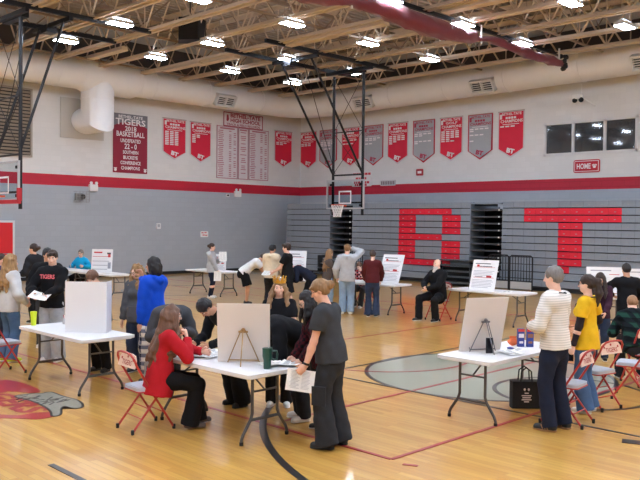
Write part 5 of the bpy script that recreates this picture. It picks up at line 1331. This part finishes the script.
# -------- left group
p9, i9 = person('student with black bobbed hair in a royal blue hoodie and plaid pyjama trousers', (-9.20, 6.08), 196, 1.77, 'tan', ('bob', 'black'),
  dict(m=blue, fit=.040, hem=.13, hood=True, name='hoodie', slv=1.1), dict(m=pj, flare=.105, fit=.024, knee=.095), SB, q=NEAR, fem=True, bulk=1.02, hyaw=14, hpitch=2,
  rh=(.06, .24, 1.44), rpole=(.3, .1, -1), rdir=(-.2, .35, .9), rcurl=60, lh=(-.20, .05, .80))
person('girl with curly blonde hair and glasses in grey hoodie, left of the blue hoodie', (-9.97, 6.34), -62, 1.63, 'light', ('curly', 'ombre'),
  dict(m=dgrey, fit=.038, hem=.12, hood=True, pouch=True, name='hoodie'), dict(m=dend, flare=.10, fit=.018, knee=.085), SB, q=NEAR, fem=True, glasses=True, hyaw=-24, hpitch=16, hairlen=.30, hairback=-.05, strand=.036, brow='dblond',
  lh=(-.20, .10, .80), rh=(.25, .08, .80))
person('brown-haired student looking down behind the three-fold board', (-10.42, 5.98), -70, 1.58, 'light', ('short', 'brown'),
  dict(m=blk, fit=.03, hem=.1), dict(m=blk, flare=.08), SBB, q=MID, hpitch=46, lean=8, bend=8, hairth=.022, lh=(-.14, .3, .82), rh=(.14, .3, .82))
p5, i5 = person('boy in a black sweatshirt with red-edged lettering, holding a white paper', (-11.66, 5.84), -58, 1.79, 'light', ('swept', 'dark'),
  dict(m=blk, fit=.036, hem=.09, name='sweatshirt', text=('TIGERS', mat('chest_pink', (222, 110, 122), .7), .06, .25)), dict(m=denw, flare=.105, fit=.02, knee=.09), SW, q=NEAR, necklace=True, hyaw=20, hpitch=10,
  lh=(-.02, .30, 1.02), ldir=(-.9, .4, 0), lpole=(-1, -.3, -.5), rh=(.12, .32, 1.05), rpole=(1, -.3, -.5), rcurl=40)
person('boy in a black hoodie standing behind the lettered sweatshirt', (-13.0, 6.42), -40, 1.76, 'tan', ('short', 'black'),
  dict(m=blk, fit=.04, hem=.1, hood=True, name='hoodie'), dict(m=char, flare=.09), SW, q=MID, hairth=.024, hyaw=20, rh=(.26, .2, .92), lh=(-.16, .28, 1.08))
person('woman with dark bun and dark jacket standing far behind the left group', (-16.2, 7.74), 205, 1.74, 'fair', ('bun', 'dark'),
  dict(m=blk2, fit=.045, hem=.14, name='jacket'), dict(m=blk, flare=.08), SB, q=FAR, fem=True, bulk=1.15, lean=6, hyaw=10, lh=(-.15, .28, 1.06), rh=(.15, .28, 1.06))
person('student in a purple-blue jacket cut off by the left edge', (-14.55, 6.25), 20, 1.62, 'light', ('short', 'dark'),
  dict(m=purp, fit=.04, hem=.1, name='jacket'), dict(m=dend, flare=.08), SB, q=FAR, hpitch=18)
person('student with long wavy blonde hair in a pale grey hoodie, jeans and neon shoes', (-12.08, 5.34), 96, 1.72, 'light', ('wavy', 'ombre'),
  dict(m=lgrey, fit=.042, hem=.12, name='sweatshirt'), dict(m=den, flare=.095, fit=.014), SN, q=NEAR, fem=True, hpitch=12, hyaw=-14, hairlen=.50, strand=.042, hairback=.03, brow='brown',
  rh=(.18, .18, .95), lh=(-.14, .22, 1.0))
person('grey-haired woman in bright blue shirt seated at the table by the wall', (-22.3, 12.15), -62, 1.66, 'light', ('short', 'grey'),
  dict(m=cyan, fit=.03, hem=.1, neck=.02), dict(m=blk, flare=.08), SB, q=FAR, fem=True, bulk=1.2, hip=(0, 0, .59), lean=8, lf=(-.12, .4, 0), rf=(.12, .4, 0), lknee=(-.1, 1, .6), rknee=(.1, 1, .6), lh=(-.24, .30, .86), rh=(.24, .30, .86), glasses=True, hairth=.02)
# -------- far groups
p17, i17 = person('student with a dark bun in a grey hoodie and navy leggings, holding sheets of paper', (-18.22, 14.02), 40, 1.62, 'light', ('bun', 'dark'),
  dict(m=hgrey, fit=.04, hem=.12, hood=True, name='hoodie'), dict(m=navy, flare=.05, fit=.008, knee=.058), SW, q=FAR, fem=True, hpitch=6, rh=(.10, .20, .86), rcurl=50, lh=(-.05, .26, 1.20))
person('student in a white tee and black shorts bent over the far table', (-16.2, 13.68), 52, 1.68, 'tan', ('short', 'dark'),
  dict(m=whitec, sleeve='short', fit=.034, hem=.08), dict(m=blk, kind='shorts', fit=.03, wide=.03), SBB, q=FAR, lean=48, bend=10, hpitch=50, hip=(0, -.1, .92), lh=(-.1, .62, .86), rh=(.1, .66, .86))
person('student with dark hair in a cream hoodie seen from behind at the far table', (-15.12, 13.55), 112, 1.68, 'tan', ('short', 'black'),
  dict(m=cream, fit=.042, hem=.12, hood=True, name='hoodie'), dict(m=blk2, flare=.085, fit=.02), SB, q=FAR, lean=6, hpitch=14, hyaw=-12, hairth=.024, lh=(-.22, .2, .86), rh=(.25, .3, .88))
p20, i20 = person('boy in black tee and black shorts, arms held out to the left', (-14.16, 13.26), 212, 1.74, 'light', ('swept', 'dark'),
  dict(m=blk, sleeve='short', fit=.034, hem=.12), dict(m=blk, kind='shorts', fit=.034, wide=.035, len=1.0), SB, q=FAR, hairth=.022, lh=(-.12, .36, 1.0), rh=(.10, .36, 1.02), lf=(-.1, -.12, 0), rf=(.12, .08, 0), lean=4)
person('student in a navy top bent over behind the boy in black shorts', (-14.05, 13.88), 215, 1.62, 'light', ('short', 'dark'),
  dict(m=navy, fit=.04, hem=.1), dict(m=blk, flare=.08), SB, q=FAR, lean=52, bend=18, hpitch=60, hip=(0, -.06, .9), lh=(-.12, .5, .85), rh=(.12, .5, .85))
person('girl with long straight brown hair in a grey tee, left of the grey hooded boy', (-13.62, 14.12), 70, 1.60, 'light', ('long', 'dblond'),
  dict(m=cloth('tee_brown', (92, 84, 82)), sleeve='short', fit=.026, hem=.12), dict(m=denl, flare=.09), SW, q=FAR, fem=True, hpitch=20, hyaw=-20, hairlen=.56, hairback=.03, lh=(-.14, .3, .95), rh=(.14, .3, .95))
person('boy in light grey hoodie and pale jeans, one hand raised to his head', (-13.0, 14.15), 128, 1.74, 'light', ('short', 'dblond'),
  dict(m=hgrey, fit=.04, hem=.12, hood=True, name='hoodie'), dict(m=denl, flare=.095, fit=.022, knee=.09), SW, q=FAR, hpitch=16, rh=(.10, .16, 1.62), rpole=(1, .3, -.2), rdir=(-.9, -.1, .3), lh=(-.26, .04, .88))
person('student in maroon sweater and dark flared jeans, back turned, at the far table', (-12.22, 14.2), 126, 1.62, 'light', ('short', 'dark'),
  dict(m=maroon, fit=.034, hem=.05, name='sweater'), dict(m=dend, flare=.105, fit=.014, knee=.075), SB, q=FAR, fem=True, hpitch=20, lh=(-.2, .26, .92), rh=(.2, .26, .92), lpole=(-1, -.4, -.2), rpole=(1, -.4, -.2), hairth=.02)
person('student in red and black plaid seated behind the far table, leaning down', (-13.85, 15.72), -72, 1.6, 'light', ('short', 'brown'),
  dict(m=rpl, fit=.03, hem=.1), dict(m=char, flare=.08), SW, q=FAR, fem=True, hip=(0, 0, .59), lean=26, hpitch=30, lf=(-.12, .5, 0), rf=(.12, .4, 0), lknee=(-.2, 1, .6), rknee=(.2, 1, .6), lh=(-.2, .36, .90), rh=(.2, .38, .90))
person('bald man with a long pale beard in black, seated beside the far right table', (-10.76, 14.84), -96, 1.80, 'light', ('bald', 'grey'),
  dict(m=blk, fit=.035, hem=.1, text=('B', ban_wht, .05, .04)), dict(m=blk, flare=.085), SB, q=FAR, bulk=1.1, hip=(0, 0, .595), lean=4, beard=True, hyaw=-6, hpitch=4, lf=(-.17, .30, 0), rf=(.20, .44, 0), lknee=(-.4, 1, .6), rknee=(.4, 1, .6), lh=(.02, .34, .72), rh=(.08, .36, .74), lpole=(-1, -.2, -.3), rpole=(1, -.2, -.3))

# held papers
p = hand_world(i16, -1); sheet('printed white form held by the woman in the grey tee', (p.x-.01, p.y+.01, p.z-.10), (R(84), R(6), R(36)), .28, .216, 14, 'paper_form')
p = hand_world(i5, -1); sheet('white paper held by the boy in the lettered sweatshirt', (p.x-.03, p.y-.08, p.z+.03), (R(22), R(12), R(40)), .28, .216, 8, 'paper_form')
p = hand_world(i17, 1); sheet('white sheet hanging from the hand of the grey hooded student with navy leggings', (p.x+.05, p.y-.05, p.z-.10), (R(84), 0, R(38)), .216, .279, 8, 'paper_form')
p = hand_world(i17, -1); sheet('white sheet held up before the face of the grey hooded student', (p.x+.06, p.y, p.z+.08), (R(76), 0, R(60)), .216, .279, 8, 'paper_form')
p = hand_world(i20, -1); sheet('white paper held out by the boy in the black tee', (p.x-.08, p.y-.05, p.z+.01), (R(20), 0, R(30)), .216, .279, 8, 'paper_form')
p = hand_world(i27, -1); root = thing('phone', 'dark phone held low in the hand of the woman in yellow', 'phone', (p.x-.01, p.y, p.z-.05), R(20)); mb = MB(); mb.rbox((0, 0, 0), (.07, .012, .13), .004); mb.build('case', black_metal, root); mb = MB(); mb.box((0, -.0075, 0), (.062, .002, .12)); mb.build('screen', mat('screen_dark', (24, 24, 30), .2), root)

# ================================================================= CAMERA, EXPOSURE
cam = bpy.data.cameras.new('camera'); co = bpy.data.objects.new('camera', cam); C.objects.link(co)
cam.sensor_width = 36; cam.lens = FPX/640*36; cam.clip_end = 200
M = Matrix.Identity(4)
for i in range(3): M[i][0], M[i][1], M[i][2] = _rt[i], _up[i], -_fw[i]
M.translation = Vector((0, 0, CAMH)); co.matrix_world = M
sc = bpy.context.scene; sc.camera = co
w = bpy.data.worlds.new('world'); sc.world = w; w.use_nodes = True; w.node_tree.nodes['Background'].inputs[0].default_value = (.9, .92, 1, 1); w.node_tree.nodes['Background'].inputs[1].default_value = .0
vs_ = sc.view_settings; vs_.view_transform = 'Standard'; vs_.look = 'None'; vs_.gamma = 1; vs_.use_curve_mapping = False; vs_.exposure = 0.74
try:
    sc.cycles.use_denoising = True; sc.cycles.max_bounces = 8; sc.cycles.diffuse_bounces = 5; sc.cycles.caustics_reflective = False; sc.cycles.caustics_refractive = False
    sc.cycles.sample_clamp_indirect = 4
except Exception: pass
